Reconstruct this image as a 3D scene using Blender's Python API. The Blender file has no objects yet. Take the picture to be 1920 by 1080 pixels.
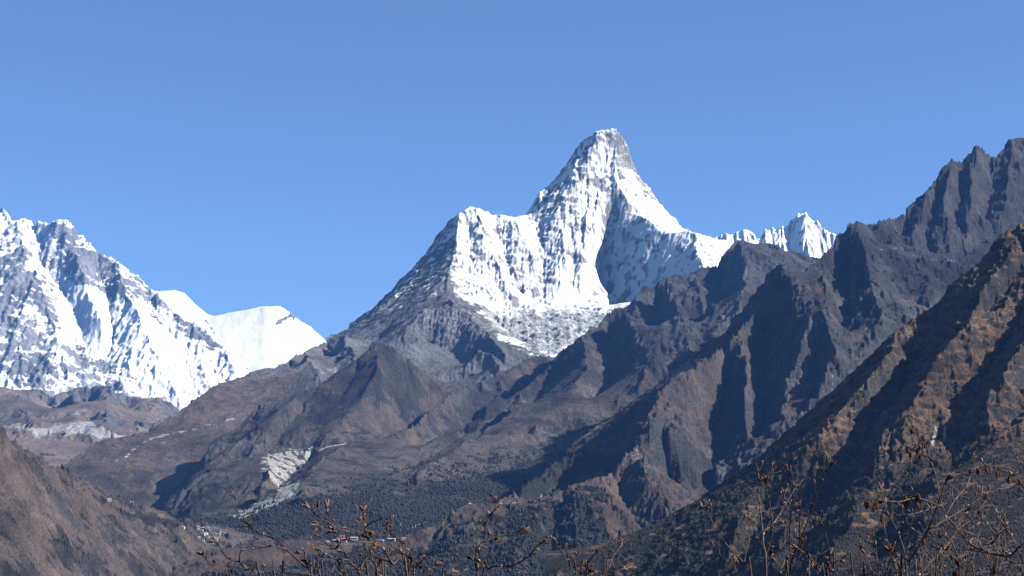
import bpy, math, random, time
import numpy as np
from mathutils import Vector, Matrix

T0 = time.time()
C = bpy.context.scene.collection
scene = bpy.context.scene
R = math.radians

# ----------------------------------------------------------------- camera, sky, sun, exposure
F = 3400.0 / 1920.0                      # focal length in picture widths
PITCH = math.atan(460.0 / 3400.0)        # camera tilted up: true horizon at row 1000 of 1080
SUN_AZ, SUN_EL = 100.0, 35.0             # degrees to the right of the view direction, above horizon

cam_d = bpy.data.cameras.new('camera')
cam_d.sensor_width = 36.0
cam_d.lens = 36.0 * F
cam_d.clip_start = 0.1
cam_d.clip_end = 90000.0
cam = bpy.data.objects.new('camera', cam_d)
C.objects.link(cam)
cam.location = (0, 0, 0)
cam.rotation_euler = (math.pi / 2 + PITCH, 0, 0)
scene.camera = cam

world = bpy.data.worlds.new('World')
scene.world = world
world.use_nodes = True
wn = world.node_tree
wn.nodes.clear()
w_out = wn.nodes.new('ShaderNodeOutputWorld')
w_bg = wn.nodes.new('ShaderNodeBackground')
w_sky = wn.nodes.new('ShaderNodeTexSky')
w_sky.sky_type = 'NISHITA'
w_sky.sun_disc = False
w_sky.sun_elevation = R(SUN_EL)
w_sky.sun_rotation = R(SUN_AZ)
w_sky.altitude = 3500
w_sky.air_density = 1.0
w_sky.dust_density = 0.3
w_sky.ozone_density = 6.0
w_bg.inputs[1].default_value = 0.077
wn.links.new(w_sky.outputs[0], w_bg.inputs[0])
wn.links.new(w_bg.outputs[0], w_out.inputs[0])

sun_d = bpy.data.lights.new('sun', 'SUN')
sun_d.energy = 4.6
sun_d.angle = R(0.5)
sun_d.color = (1.0, 0.965, 0.91)
sun = bpy.data.objects.new('sun', sun_d)
C.objects.link(sun)
S = Vector((math.sin(R(SUN_AZ)) * math.cos(R(SUN_EL)), math.cos(R(SUN_AZ)) * math.cos(R(SUN_EL)), math.sin(R(SUN_EL))))
sun.rotation_euler = S.to_track_quat('Z', 'Y').to_euler()

scene.view_settings.view_transform = 'Standard'
scene.view_settings.look = 'None'
scene.view_settings.exposure = 1.1
scene.view_settings.gamma = 1.0
scene.render.engine = 'CYCLES'
scene.cycles.max_bounces = 5
scene.cycles.diffuse_bounces = 0
scene.cycles.volume_bounces = 0
scene.cycles.use_denoising = True

# ----------------------------------------------------------------- geometry helpers
CP, SP = math.cos(PITCH), math.sin(PITCH)
FP = 3400.0


def P(u, v, Y):
    """the point at depth Y metres that the camera sees in direction (u, v)"""
    xc = (np.asarray(u, float) - 960) / FP
    zc = (540 - np.asarray(v, float)) / FP
    dy = CP - zc * SP
    dz = SP + zc * CP
    return xc / dy * Y, Y * np.ones_like(xc), dz / dy * Y


def proj(x, y, z):
    d = y * CP + z * SP
    return 960 + FP * x / d, 540 - FP * (z * CP - y * SP) / d


def hash2(ix, iy, seed):
    h = (ix.astype(np.int64) * 374761393 + iy.astype(np.int64) * 668265263 + seed * 974634777) & 0x7fffffff
    h = ((h ^ (h >> 13)) * 1274126177) & 0x7fffffff
    h = ((h ^ (h >> 16)) * 1911520717) & 0x7fffffff
    return h ^ (h >> 15)


def gnoise(x, y, seed=0):
    ix = np.floor(x); iy = np.floor(y)
    fx = x - ix; fy = y - iy
    ux = fx * fx * fx * (fx * (fx * 6 - 15) + 10)
    uy = fy * fy * fy * (fy * (fy * 6 - 15) + 10)
    ix = ix.astype(np.int64); iy = iy.astype(np.int64)

    def g(a, b):
        ang = (hash2(ix + a, iy + b, seed) & 0xffff) * (2 * np.pi / 65536.0)
        return np.cos(ang) * (fx - a) + np.sin(ang) * (fy - b)
    n0 = g(0, 0) * (1 - ux) + g(1, 0) * ux
    n1 = g(0, 1) * (1 - ux) + g(1, 1) * ux
    return (n0 * (1 - uy) + n1 * uy) * 1.5


def fbm(x, y, seed=0, octaves=4, gain=0.5, lac=2.03):
    s = 0; a = 1.0; tot = 0
    for o in range(octaves):
        s = s + a * gnoise(x, y, seed + o * 17)
        tot += a
        x = x * lac + 13.7; y = y * lac + 7.1
        a *= gain
    return s / tot


def ridged(x, y, seed=0, octaves=4, gain=0.5, lac=2.07):
    s = 0; a = 1.0; tot = 0; w = 1.0
    for o in range(octaves):
        n = 1 - np.abs(gnoise(x, y, seed + o * 31)) * 1.4
        n = n * n
        s = s + a * n * w
        w = np.clip(n * 1.6, 0, 1)
        tot += a
        x = x * lac + 3.7; y = y * lac + 17.1
        a *= gain
    return s / tot


def sstep(a, b, x):
    t = np.clip((x - a) / (b - a), 0, 1)
    return t * t * (3 - 2 * t)


def blur(a, n=1):
    for _ in range(n):
        b = np.pad(a, 1, mode='edge')
        a = (b[:-2, 1:-1] + b[2:, 1:-1] + b[1:-1, :-2] + b[1:-1, 2:] + 4 * b[1:-1, 1:-1]) / 8
    return a


def gully_noise(x, y, dx, dy, seed):
    """stripes that run down the slope (dx, dy = unit direction across the slope), broken into branching cells"""
    ix = np.floor(x); iy = np.floor(y)
    fx = x - ix; fy = y - iy
    ix = ix.astype(np.int64); iy = iy.astype(np.int64)
    va = 0; wt = 0
    for i in (-1, 0, 1, 2):
        for j in (-1, 0, 1, 2):
            h = hash2(ix + i, iy + j, seed)
            px = fx - i + ((h & 0x3ff) / 1023.0 - .5) * .6
            py = fy - j + (((h >> 10) & 0x3ff) / 1023.0 - .5) * .6
            w = np.exp(-2.2 * (px * px + py * py))
            va = va + np.cos((px * dx + py * dy) * 2 * np.pi) * w
            wt = wt + w
    return va / wt


def poly_sd(u, v, poly):
    """signed distance to a polygon, negative inside"""
    d = np.full(u.shape, 1e12)
    ins = np.zeros(u.shape, bool)
    n = len(poly)
    for i in range(n):
        ax, ay = poly[i]; bx, by = poly[(i + 1) % n]
        ex, ey = bx - ax, by - ay
        wx, wy = u - ax, v - ay
        t = np.clip((wx * ex + wy * ey) / (ex * ex + ey * ey + 1e-9), 0, 1)
        d = np.minimum(d, (wx - ex * t) ** 2 + (wy - ey * t) ** 2)
        c = (ay > v) != (by > v)
        if ay != by:
            ins ^= c & (u < (bx - ax) * (v - ay) / (by - ay) + ax)
    d = np.sqrt(d)
    return np.where(ins, -d, d)


def line_d(u, v, pts):
    d = np.full(u.shape, 1e12)
    for (ax, ay), (bx, by) in zip(pts[:-1], pts[1:]):
        ex, ey = bx - ax, by - ay
        t = np.clip(((u - ax) * ex + (v - ay) * ey) / (ex * ex + ey * ey + 1e-9), 0, 1)
        d = np.minimum(d, (u - ax - ex * t) ** 2 + (v - ay - ey * t) ** 2)
    return np.sqrt(d)


def resize(a, ny, nx):
    yy = np.linspace(0, a.shape[0] - 1, ny); xx = np.linspace(0, a.shape[1] - 1, nx)
    return bil(a, yy[:, None] * np.ones((1, nx)), xx[None, :] * np.ones((ny, 1)))


def bil(a, yy, xx):
    yy = np.clip(yy, 0, a.shape[0] - 1.001); xx = np.clip(xx, 0, a.shape[1] - 1.001)
    iy = yy.astype(int); ix = xx.astype(int)
    fy = yy - iy; fx = xx - ix
    return (a[iy, ix] * (1 - fy) * (1 - fx) + a[iy, ix + 1] * (1 - fy) * fx
            + a[iy + 1, ix] * fy * (1 - fx) + a[iy + 1, ix + 1] * fy * fx)


class Layer:
    """one mountain: a height field over (azimuth, depth), pinned to ridge, gully and foot lines"""

    def __init__(self, u0, u1, Y0, Y1, cell=18.0, seed=1):
        Ym = .5 * (Y0 + Y1)
        self.s0, self.s1 = (u0 - 960) / FP / .985, (u1 - 960) / FP / .985
        self.Y0, self.Y1, self.seed, self.Ym = Y0, Y1, seed, Ym
        self.nx = int((self.s1 - self.s0) * Ym / cell) + 2
        self.ny = int((Y1 - Y0) / cell) + 2
        self.num = np.zeros((self.ny, self.nx)); self.den = np.zeros((self.ny, self.nx))
        self.H = None
        self.amp = 1.0

    def put(self, x, y, z, w=1.0):
        j = np.round((x / y - self.s0) / (self.s1 - self.s0) * (self.nx - 1)).astype(int)
        i = np.round((y - self.Y0) / (self.Y1 - self.Y0) * (self.ny - 1)).astype(int)
        ok = (i >= 0) & (i < self.ny) & (j >= 0) & (j < self.nx)
        np.add.at(self.num, (i[ok], j[ok]), z[ok] * w)
        np.add.at(self.den, (i[ok], j[ok]), w)

    @staticmethod
    def dense(pts, step=1.2):
        out = []
        for a, b in zip(pts[:-1], pts[1:]):
            a = np.array(a, float); b = np.array(b, float)
            n = max(2, int(max(np.hypot(b[0] - a[0], b[1] - a[1]) / step, abs(b[-1] - a[-1]) / 12 if len(a) > 2 else 0)))
            out.append(a + (b - a) * np.linspace(0, 1, n, endpoint=False)[:, None])
        out.append(np.array([pts[-1]], float))
        return np.concatenate(out)

    def line(self, *pts, dY=0, back=None, thick=0):
        """ridge / foot line through (u, v, depth) points; back=(dY, dz) pins the hidden far side too"""
        d = self.dense(pts)
        x, y, z = P(d[:, 0], d[:, 1], d[:, 2] + dY)
        self.put(x, y, z)
        for t in range(1, thick + 1):                # a ridge has some breadth
            k = (y + t * 22) / y
            self.put(x * k, y + t * 22, z - 6 * t * t)
        if back:
            k = (y + back[0]) / y
            self.put(x * k, y + back[0], z - back[1])
        return self

    def level(self, Y, z):
        """a straight line at depth Y across the whole layer"""
        s = np.linspace(self.s0, self.s1, self.nx * 2)
        self.put(s * Y, np.full_like(s, Y), np.full_like(s, z))

    def floor(self, u0, u1, Y, z):
        s = np.linspace((u0 - 960) / FP, (u1 - 960) / FP, 200)
        self.put(s * Y, np.full_like(s, Y), np.full_like(s, z))

    def solve(self):
        num, den = [self.num], [self.den]
        while min(num[-1].shape) > 14:
            a, b = num[-1], den[-1]
            py, px = a.shape[0] % 2, a.shape[1] % 2
            a = np.pad(a, ((0, py), (0, px))); b = np.pad(b, ((0, py), (0, px)))
            f = lambda q: q[0::2, 0::2] + q[1::2, 0::2] + q[0::2, 1::2] + q[1::2, 1::2]
            num.append(f(a)); den.append(f(b))
        h = None
        for k, (a, b) in enumerate(zip(num[::-1], den[::-1])):
            m = b > 0
            val = np.where(m, a / np.maximum(b, 1e-9), 0)
            h = np.full(a.shape, val[m].mean()) if h is None else resize(h, *a.shape)
            h[m] = val[m]
            for it in range(500 if k == 0 else 140 if k < len(num) - 1 else 90):
                q = np.pad(h, 1, mode='edge')
                h = .25 * (q[:-2, 1:-1] + q[2:, 1:-1] + q[1:-1, :-2] + q[1:-1, 2:])
                h[m] = val[m]
        self.H = h
        return self

    def sample(self, s, Y):
        return bil(self.H, (Y - self.Y0) / (self.Y1 - self.Y0) * (self.ny - 1), (s - self.s0) / (self.s1 - self.s0) * (self.nx - 1))

    def hit(self, u, v, dz=0.0, H=None):
        """where the ray through (u, v) meets this height field raised by dz"""
        u = np.atleast_1d(np.asarray(u, float)); v = np.atleast_1d(np.asarray(v, float))
        Y = np.linspace(self.Y0 + 1, self.Y1 - 1, 900)[None, :]
        x, y, z = P(u[:, None], v[:, None], Y)
        h = self.sample(x / y, y) + dz
        below = z <= h
        k = np.argmax(below, axis=1)
        ok = below.any(axis=1) & (k > 0)
        r = np.arange(len(u)); k1 = np.maximum(k - 1, 0)
        f0 = (z - h)[r, k1]; f1 = (z - h)[r, k]
        t = np.where(np.abs(f0 - f1) > 1e-9, f0 / (f0 - f1 + 1e-12), 0)
        Yh = Y[0, k1] * (1 - t) + Y[0, k] * t
        x, y, z = P(u, v, Yh)
        return x, y, z, ok

    def spur(self, dz, *pts):
        """crest (dz > 0) or gully (dz < 0) line drawn on the solved surface; call solve() again after"""
        d = self.dense(pts, 1.0)
        if isinstance(dz, (tuple, list)):
            q = np.interp(np.linspace(0, 1, len(d)), np.linspace(0, 1, len(dz)), dz)
        else:
            q = np.full(len(d), dz)
        x, y, z, ok = self.hit(d[:, 0], d[:, 1], q[:, None])
        self.put(x[ok], y[ok], z[ok], 3.0)
        return self

    def grid(self, rows, du=1.75):
        """fine sheet: rows = list of (Y, step)"""
        ys = [rows[0][0]]
        while ys[-1] < rows[-1][0]:
            st = np.interp(ys[-1], [r[0] for r in rows], [r[1] for r in rows])
            ys.append(ys[-1] + st)
        self.ya = np.array(ys)
        self.sa = np.linspace(self.s0, self.s1, int((self.s1 - self.s0) * FP / du))
        self.SS, self.YY = np.meshgrid(self.sa, self.ya)
        self.X = self.SS * self.YY
        return self

    def base(self, warp=((300, 18), (90, 7))):
        s, y = self.SS, self.YY
        wx = 0; wy = 0
        for k, (L, A) in enumerate(warp):
            wx = wx + A * fbm(self.X / L, y / L, self.seed + 91 + k, 3)
            wy = wy + A * fbm(self.X / L, y / L, self.seed + 191 + k, 3)
        self.h = blur(self.sample(s + wx / y, y + wy), 1)
        return self

    def grad(self, h=None):
        h = self.h if h is None else h
        hY = np.gradient(h, self.ya, axis=0); hs = np.gradient(h, self.sa, axis=1)
        hx = hs / self.YY
        return hx, hY - self.SS * hx

    def zone(self, poly, k, soft=30):
        u, v = proj(self.X, self.YY, self.h)
        w = sstep(soft, -soft, poly_sd(u, v, poly))
        self.amp = self.amp * (1 - w) + k * w
        return self

    def erode(self, L, A, seed=0, tilt=(0.15, 0.7), sharp=0.0, smooth=3):
        hx, hy = self.grad(blur(self.h, smooth))
        g = np.sqrt(hx * hx + hy * hy) + 1e-6
        n = gully_noise(self.X / L, self.YY / L, -hy / g, hx / g, self.seed + seed)
        if sharp:
            n = n * (1 - sharp) + sharp * (1 - 2 * np.abs(n)) * -1 if sharp < 0 else n * (1 - sharp) + sharp * (2 * np.abs(n) - 1)
        self.h = self.h + A * n * sstep(tilt[0], tilt[1], g) * self.amp
        return self

    def rough(self, L, A, seed=0, kind='fbm', tilt=None, octaves=5, gain=.5):
        fn = ridged if kind == 'ridged' else fbm
        n = fn(self.X / L, (self.YY + blur(self.h, 2)) / L, self.seed + seed, octaves, gain)
        if kind == 'ridged':
            n = n - .45
        if tilt:
            hx, hy = self.grad(blur(self.h, 2))
            n = n * sstep(tilt[0], tilt[1], np.sqrt(hx * hx + hy * hy))
        self.h = self.h + A * n * self.amp
        return self

    def finish(self):
        hx, hy = self.grad()
        self.hx, self.hy = hx, hy
        self.slope = np.sqrt(hx * hx + hy * hy)
        sm = blur(self.h, 10)
        self.conc = sm - self.h                      # positive in hollows
        self.u, self.v = proj(self.X, self.YY, self.h)
        return self

    def noise(self, L, seed=0, octaves=4, gain=.5):
        return fbm(self.X / L, (self.YY + self.h) / L, self.seed + 500 + seed, octaves, gain)

    def ledges(self, L, k, seed=0, tilt=(.5, 1.)):
        """rock bands: cliffs and ledges, broken sideways"""
        hx, hy = self.grad(blur(self.h, 3))
        w = sstep(tilt[0], tilt[1], np.sqrt(hx * hx + hy * hy)) * self.amp
        w = w * sstep(-.25, .15, fbm(self.X / (L * 5), (self.YY + self.h) / (L * 5), self.seed + 700 + seed, 3))
        t = (self.h + .12 * self.X) / L + .9 * fbm(self.X / (L * 3), self.YY / (L * 3), self.seed + 750 + seed, 4)
        f = np.floor(t)
        self.h = self.h + k * w * L * (f + sstep(.3, .8, t - f) - t)
        return self

    def an(self, Lx, Ly, seed=0, octaves=5):
        """noise drawn out down the slope"""
        return fbm(self.X / Lx, (self.YY + self.h) / Ly, self.seed + 900 + seed, octaves)

    def build(self, name, mat, attrs, label=None, smooth=True):
        ny, nx = self.h.shape
        co = np.stack([self.X, self.YY, self.h], -1).reshape(-1, 3)
        if getattr(self, 'push', None) is not None:
            co = co + self.push.reshape(-1, 3)
        idx = np.arange(ny * nx).reshape(ny, nx)
        q = np.stack([idx[:-1, :-1], idx[:-1, 1:], idx[1:, 1:], idx[1:, :-1]], -1).reshape(-1, 4)
        o = mesh_np(name, co, q, mat, smooth=smooth)
        for k, a in attrs.items():
            at = o.data.attributes.new(k, 'FLOAT', 'POINT')
            at.data.foreach_set('value', np.clip(a, 0, 1).astype(np.float32).ravel())
        o['kind'] = 'structure'
        if label:
            o['label'] = label
        print('%-18s %8d verts  %.1fs' % (name, ny * nx, time.time() - T0))
        self.obj = o
        return o


def mesh_np(name, co, faces, mat=None, smooth=False, parent=None):
    faces = np.asarray(faces, np.int32)
    nf, k = faces.shape
    me = bpy.data.meshes.new(name)
    me.vertices.add(len(co)); me.vertices.foreach_set('co', np.asarray(co, np.float32).ravel())
    me.loops.add(nf * k); me.loops.foreach_set('vertex_index', faces.ravel())
    me.polygons.add(nf)
    me.polygons.foreach_set('loop_start', np.arange(0, nf * k, k, dtype=np.int32))
    me.polygons.foreach_set('loop_total', np.full(nf, k, np.int32))
    if smooth:
        me.polygons.foreach_set('use_smooth', np.ones(nf, bool))
    me.update(calc_edges=True)
    if mat:
        me.materials.append(mat)
    o = bpy.data.objects.new(name, me)
    C.objects.link(o)
    if parent:
        o.parent = parent
    return o


# ----------------------------------------------------------------- materials
def nt_new(name):
    m = bpy.data.materials.new(name)
    m.use_nodes = True
    nt = m.node_tree
    nt.nodes.clear()
    out = nt.nodes.new('ShaderNodeOutputMaterial')
    bs = nt.nodes.new('ShaderNodeBsdfPrincipled')
    bs.inputs['Roughness'].default_value = .9
    bs.inputs['Specular IOR Level'].default_value = .15
    nt.links.new(bs.outputs[0], out.inputs[0])
    return m, nt, bs


def n_noise(nt, vec, scale, detail=4, rough=.6):
    n = nt.nodes.new('ShaderNodeTexNoise')
    n.inputs['Scale'].default_value = scale
    n.inputs['Detail'].default_value = detail
    n.inputs['Roughness'].default_value = rough
    nt.links.new(vec, n.inputs['Vector'])
    return n.outputs['Fac']


def n_ramp(nt, fac, stops):
    r = nt.nodes.new('ShaderNodeValToRGB')
    e = r.color_ramp.elements
    while len(e) < len(stops):
        e.new(.5)
    for k, (p, c) in enumerate(stops):
        e[k].position = p
        e[k].color = (*c, 1) if not np.isscalar(c) else (c, c, c, 1)
    nt.links.new(fac, r.inputs[0])
    return r.outputs[0]


def n_mix(nt, fac, a, b):
    m = nt.nodes.new('ShaderNodeMix')
    m.data_type = 'RGBA'
    nt.links.new(fac, m.inputs[0])
    for s, i in ((a, 6), (b, 7)):
        if isinstance(s, tuple):
            m.inputs[i].default_value = (*s, 1)
        else:
            nt.links.new(s, m.inputs[i])
    return m.outputs[2]


def n_math(nt, op, a, b):
    m = nt.nodes.new('ShaderNodeMath')
    m.operation = op
    m.use_clamp = op in ('ADD', 'MULTIPLY')
    for s, i in ((a, 0), (b, 1)):
        if isinstance(s, (int, float)):
            m.inputs[i].default_value = s
        else:
            nt.links.new(s, m.inputs[i])
    return m.outputs[0]


def terrain_mat(name, rock=((.045, .045, .05), (.12, .115, .115)), grass=((.06, .038, .022), (.115, .075, .045)),
                scrub=((.016, .018, .012), (.04, .04, .028)), pale=((.33, .31, .28), (.6, .58, .54)), grain=.05, bump=6.0, snow_c=.86):
    m, nt, bs = nt_new(name)
    tc = nt.nodes.new('ShaderNodeTexCoord').outputs['Object']
    n1 = n_noise(nt, tc, grain, 6, .72)
    n2 = n_noise(nt, tc, grain * .12, 4, .6)

    def att(k):
        a = nt.nodes.new('ShaderNodeAttribute')
        a.attribute_name = k
        return a.outputs['Fac']
    mixn = n_math(nt, 'ADD', n_math(nt, 'MULTIPLY', n1, .65), n_math(nt, 'MULTIPLY', n2, .35))

    def two(pair):
        return n_ramp(nt, mixn, [(.38, pair[0]), (.6, pair[1])])

    def soft(k):         # break the mask edge up below the size of one face
        a = att(k)
        s = n_math(nt, 'ADD', a, n_math(nt, 'MULTIPLY', n_math(nt, 'SUBTRACT', n1, .5), 1.0))
        return n_ramp(nt, s, [(.35, 0.), (.65, 1.)])
    col = two(rock)
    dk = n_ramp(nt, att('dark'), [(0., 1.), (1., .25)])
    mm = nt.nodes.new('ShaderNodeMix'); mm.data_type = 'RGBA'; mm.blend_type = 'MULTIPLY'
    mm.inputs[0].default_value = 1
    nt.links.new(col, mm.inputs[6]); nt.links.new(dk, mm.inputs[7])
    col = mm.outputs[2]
    col = n_mix(nt, soft('grass'), col, two(grass))
    col = n_mix(nt, soft('scrub'), col, two(scrub))
    vary = n_ramp(nt, n_noise(nt, tc, grain * .05, 5, .62), [(.36, .62), (.5, 1.), (.66, 1.35)])      # patches of barer and denser ground
    mv = nt.nodes.new('ShaderNodeMix'); mv.data_type = 'RGBA'; mv.blend_type = 'MULTIPLY'
    mv.inputs[0].default_value = 1
    nt.links.new(col, mv.inputs[6]); nt.links.new(vary, mv.inputs[7])
    col = mv.outputs[2]
    col = n_mix(nt, soft('pale'), col, two(pale))
    col = n_mix(nt, soft('snow'), col, (snow_c, snow_c, snow_c * 1.01))
    nt.links.new(col, bs.inputs['Base Color'])
    b = nt.nodes.new('ShaderNodeBump')
    nt.links.new(n_ramp(nt, att('snow'), [(.3, 1.), (.7, .12)]), b.inputs['Strength'])
    b.inputs['Distance'].default_value = bump
    nt.links.new(n1, b.inputs['Height'])
    nt.links.new(b.outputs[0], bs.inputs['Normal'])
    return m


def zeros(L):
    return np.zeros_like(L.h)


def patch(L, poly, soft=6, wob=10, wl=120, seed=0):
    """1 inside a patch of ground cover, with a ragged edge"""
    w = wob * L.noise(wl, 40 + seed) + wob * .6 * L.noise(wl * .25, 60 + seed)
    return sstep(soft, -soft, poly_sd(L.u, L.v, poly) + w * 1.5)


def streak(L, pts, width, soft=2, wob=4, seed=0):
    w = wob * L.noise(60, 70 + seed)
    return sstep(width + soft, width - soft, line_d(L.u, L.v, pts) + w)


exec_layers = []
# ================================================================= THE MOUNTAINS, far to near
# ---- far snow massif, left
L = Layer(-170, 760, 20400, 25200, 24, 11)
sk = [(-200, 400, 24000), (-60, 372, 24000), (0, 388, 23900), (10, 396, 23850), (28, 416, 23800), (38, 408, 23800), (50, 412, 23800), (70, 414, 23750), (95, 420, 23700),
      (122, 413, 23600), (137, 424, 23550), (157, 446, 23500), (180, 470, 23400), (215, 490, 23350), (240, 507, 23300), (262, 520, 23250), (290, 547, 23150),
      (330, 584, 22950), (380, 612, 22750), (413, 645, 22550), (440, 668, 22400), (475, 695, 22250), (520, 720, 22100), (600, 740, 22000), (740, 760, 22000)]
L.line(*sk, back=(900, 1100))
L.line((-200, 760, 20900), (0, 738, 20950), (130, 752, 21000), (250, 770, 21100), (340, 790, 21200), (500, 800, 21300), (740, 820, 21400))
L.level(20420, 900); L.level(25180, 1500)
L.solve()
L.spur(140, (28, 416), (48, 470), (80, 540), (105, 610), (120, 700))
L.spur(-130, (60, 420), (75, 480), (112, 540), (150, 620), (150, 700))
L.spur(130, (122, 413), (140, 480), (165, 540), (190, 600))
L.spur(-110, (180, 480), (200, 560), (215, 620), (190, 700))
L.spur(90, (215, 490), (240, 560), (270, 620), (300, 690), (330, 740))
L.spur(-70, (290, 560), (290, 600), (350, 650), (400, 700))
L.solve()
L.grid([(20420, 14), (25180, 14)], 1.8).base(((700, 60), (200, 28)))
L.erode(900, 34, 1).erode(420, 26, 2).erode(200, 19, 3, sharp=.3).erode(95, 11, 4)
L.rough(500, 70, 5, 'ridged', (.4, 1.2)).rough(150, 34, 6, 'ridged', (.3, 1.1)).rough(60, 12, 7, 'ridged', (.3, 1.1)).finish()
n = L.noise(300, 1, 5) + L.an(90, 260, 2) * .9
slopef = sstep(1.9, .8, L.slope + n * .5 - L.conc * .006)
bands = patch(L, [(0, 470), (40, 470), (95, 560), (110, 640), (60, 560), (0, 590)], 14, 14, 200) \
    + patch(L, [(120, 470), (185, 470), (205, 545), (150, 535), (130, 520)], 10, 10, 200, 1) \
    + patch(L, [(0, 570), (60, 600), (110, 700), (90, 740), (0, 690)], 14, 18, 200, 2) * .8 \
    + patch(L, [(120, 650), (190, 660), (260, 690), (240, 720), (140, 730)], 12, 22, 200, 3) * .7 \
    + patch(L, [(190, 480), (290, 550), (300, 570), (240, 555), (200, 545)], 10, 14, 200, 4) * .7 \
    + patch(L, [(325, 590), (412, 640), (395, 655), (335, 615)], 6, 6, 200, 5) \
    + patch(L, [(95, 415), (140, 430), (175, 470), (130, 470), (100, 440)], 8, 10, 200, 6) * .6
soft_snow = patch(L, [(135, 530), (190, 530), (200, 590), (330, 620), (420, 690), (320, 740), (120, 640)], 16, 18, 300, 7)
snow = np.clip(slopef * .55 + soft_snow * .8 - np.clip(bands, 0, 1) * (.8 + .9 * n) + .48 + .5 * L.an(130, 420, 8), 0, 1)
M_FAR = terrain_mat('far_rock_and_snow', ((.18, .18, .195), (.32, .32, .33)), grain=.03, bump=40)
L.build('snow_mountain', M_FAR, dict(snow=snow, grass=zeros(L), scrub=zeros(L), pale=zeros(L), dark=zeros(L)))
FAR = L

# ---- rounded white summit behind it
L = Layer(180, 860, 23800, 27000, 26, 12)
L.line((150, 560, 25800), (250, 548, 25700), (290, 545, 25600), (330, 543, 25600), (345, 549, 25600), (370, 574, 25500), (388, 589, 25400), (405, 592, 25300), (433, 584, 25300), (490, 574, 25300), (525, 572, 25300),
       (547, 588, 25250), (560, 600, 25200), (585, 613, 25150), (602, 629, 25100), (612, 641, 25050), (660, 690, 24900), (740, 740, 24800), (860, 780, 24700), back=(700, 800))
L.line((150, 760, 24100), (400, 760, 24050), (640, 760, 24050), (860, 830, 24050))
L.level(23820, 1400); L.level(26980, 1600)
L.solve()
L.grid([(23820, 16), (26980, 16)], 2.0).base(((500, 25), (150, 10)))
L.erode(700, 5, 1).erode(260, 4, 2).rough(300, 16, 3).finish()
rk = streak(L, [(520, 605), (545, 590), (552, 596)], 3, 2, 6) + streak(L, [(385, 600), (402, 625)], 1, 1, 4)
L.build('snow_dome', M_FAR, dict(snow=np.clip(1 - rk, 0, 1), grass=zeros(L), scrub=zeros(L), pale=zeros(L), dark=zeros(L)))

# ---- small fluted white peaks, right of the main summit
L = Layer(1280, 1700, 16600, 19200, 14, 13)
L.line((1270, 455, 18000), (1343, 445, 18000), (1357, 440, 18000), (1380, 436, 18000), (1400, 432, 18000), (1408, 436, 18000), (1415, 449, 17950), (1425, 448, 17950), (1432, 427, 17950), (1436, 432, 17950), (1452, 428, 17950),
       (1470, 428, 17950), (1480, 418, 17950), (1485, 406, 17950), (1495, 402, 17950), (1504, 401, 17950), (1510, 397, 17950), (1516, 403, 17950), (1522, 411, 17930), (1535, 420, 17900), (1550, 430, 17880), (1565, 438, 17850),
       (1572, 442, 17850), (1600, 470, 17800), (1700, 560, 17700), back=(500, 500))
L.line((1270, 540, 17150), (1500, 560, 17150), (1700, 600, 17150))
L.level(16620, 2000); L.level(19180, 2000)
L.solve()
L.spur(90, (1510, 398), (1512, 440), (1520, 490)); L.spur(-80, (1545, 430), (1540, 460), (1545, 500)); L.spur(-70, (1480, 420), (1480, 470), (1490, 500))
L.solve()
L.grid([(16620, 10), (19180, 10)], 1.2).base(((200, 15), (60, 6)))
L.erode(180, 26, 1).erode(90, 24, 2, sharp=.4).erode(55, 11, 3).rough(90, 8, 4, 'ridged', (.3, 1.)).finish()
snow = sstep(2.6, 1.2, L.slope + L.noise(90, 1) * 1.2 - L.conc * .01) * .8 + .4 - .5 * patch(L, [(1420, 452), (1440, 425), (1440, 455)], 3, 3)
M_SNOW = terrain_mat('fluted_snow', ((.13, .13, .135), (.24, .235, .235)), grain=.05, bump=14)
L.build('fluted_peak', M_SNOW, dict(snow=snow, grass=zeros(L), scrub=zeros(L), pale=zeros(L), dark=zeros(L)))

# ---- brown foothills and moraines in front of the far massif
L = Layer(-170, 560, 10200, 17500, 22, 14)
L.line((-200, 700, 15600), (0, 727, 15500), (20, 730, 15500), (67, 730, 15500), (83, 741, 15400), (100, 746, 15400), (130, 735, 15500), (145, 726, 15500), (180, 720, 15500), (205, 723, 15500), (213, 740, 15400),
       (240, 738, 15400), (267, 748, 15400), (293, 745, 15400), (317, 753, 15350), (340, 775, 15300), (420, 830, 15200), (560, 860, 15100), back=(900, 500))
L.line((-200, 812, 13900), (0, 805, 13900), (100, 800, 13900), (140, 790, 13900), (260, 815, 13900), (330, 815, 14000), (560, 880, 14000))
L.line((-200, 798, 13200), (0, 797, 13200), (43, 797, 13200), (90, 797, 13200), (127, 798, 13100), (150, 790, 13100), (163, 788, 13100), (187, 800, 13000), (217, 819, 12900), (250, 835, 12800), (330, 850, 12700), back=(250, 45))
L.line((-200, 830, 12500), (0, 822, 12500), (60, 820, 12450), (150, 828, 12400), (200, 845, 12300), (330, 880, 12200))
L.line((-200, 960, 10400), (0, 930, 10500), (115, 880, 10800), (200, 880, 11200), (330, 900, 11400), (560, 920, 11500))
L.level(10220, 260); L.level(17480, 700)
L.solve()
L.spur(130, (205, 723), (200, 760), (205, 800)); L.spur(-110, (170, 740), (160, 790)); L.spur(90, (140, 728), (130, 770), (150, 788))
L.spur(90, (30, 735), (40, 765), (60, 790)); L.spur(-80, (85, 745), (110, 775), (130, 795)); L.spur(-60, (240, 745), (235, 790)); L.spur(80, (290, 750), (280, 780), (255, 800))
L.solve()
L.grid([(10220, 14), (17480, 14)], 1.8).base(((300, 30), (90, 10)))
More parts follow.
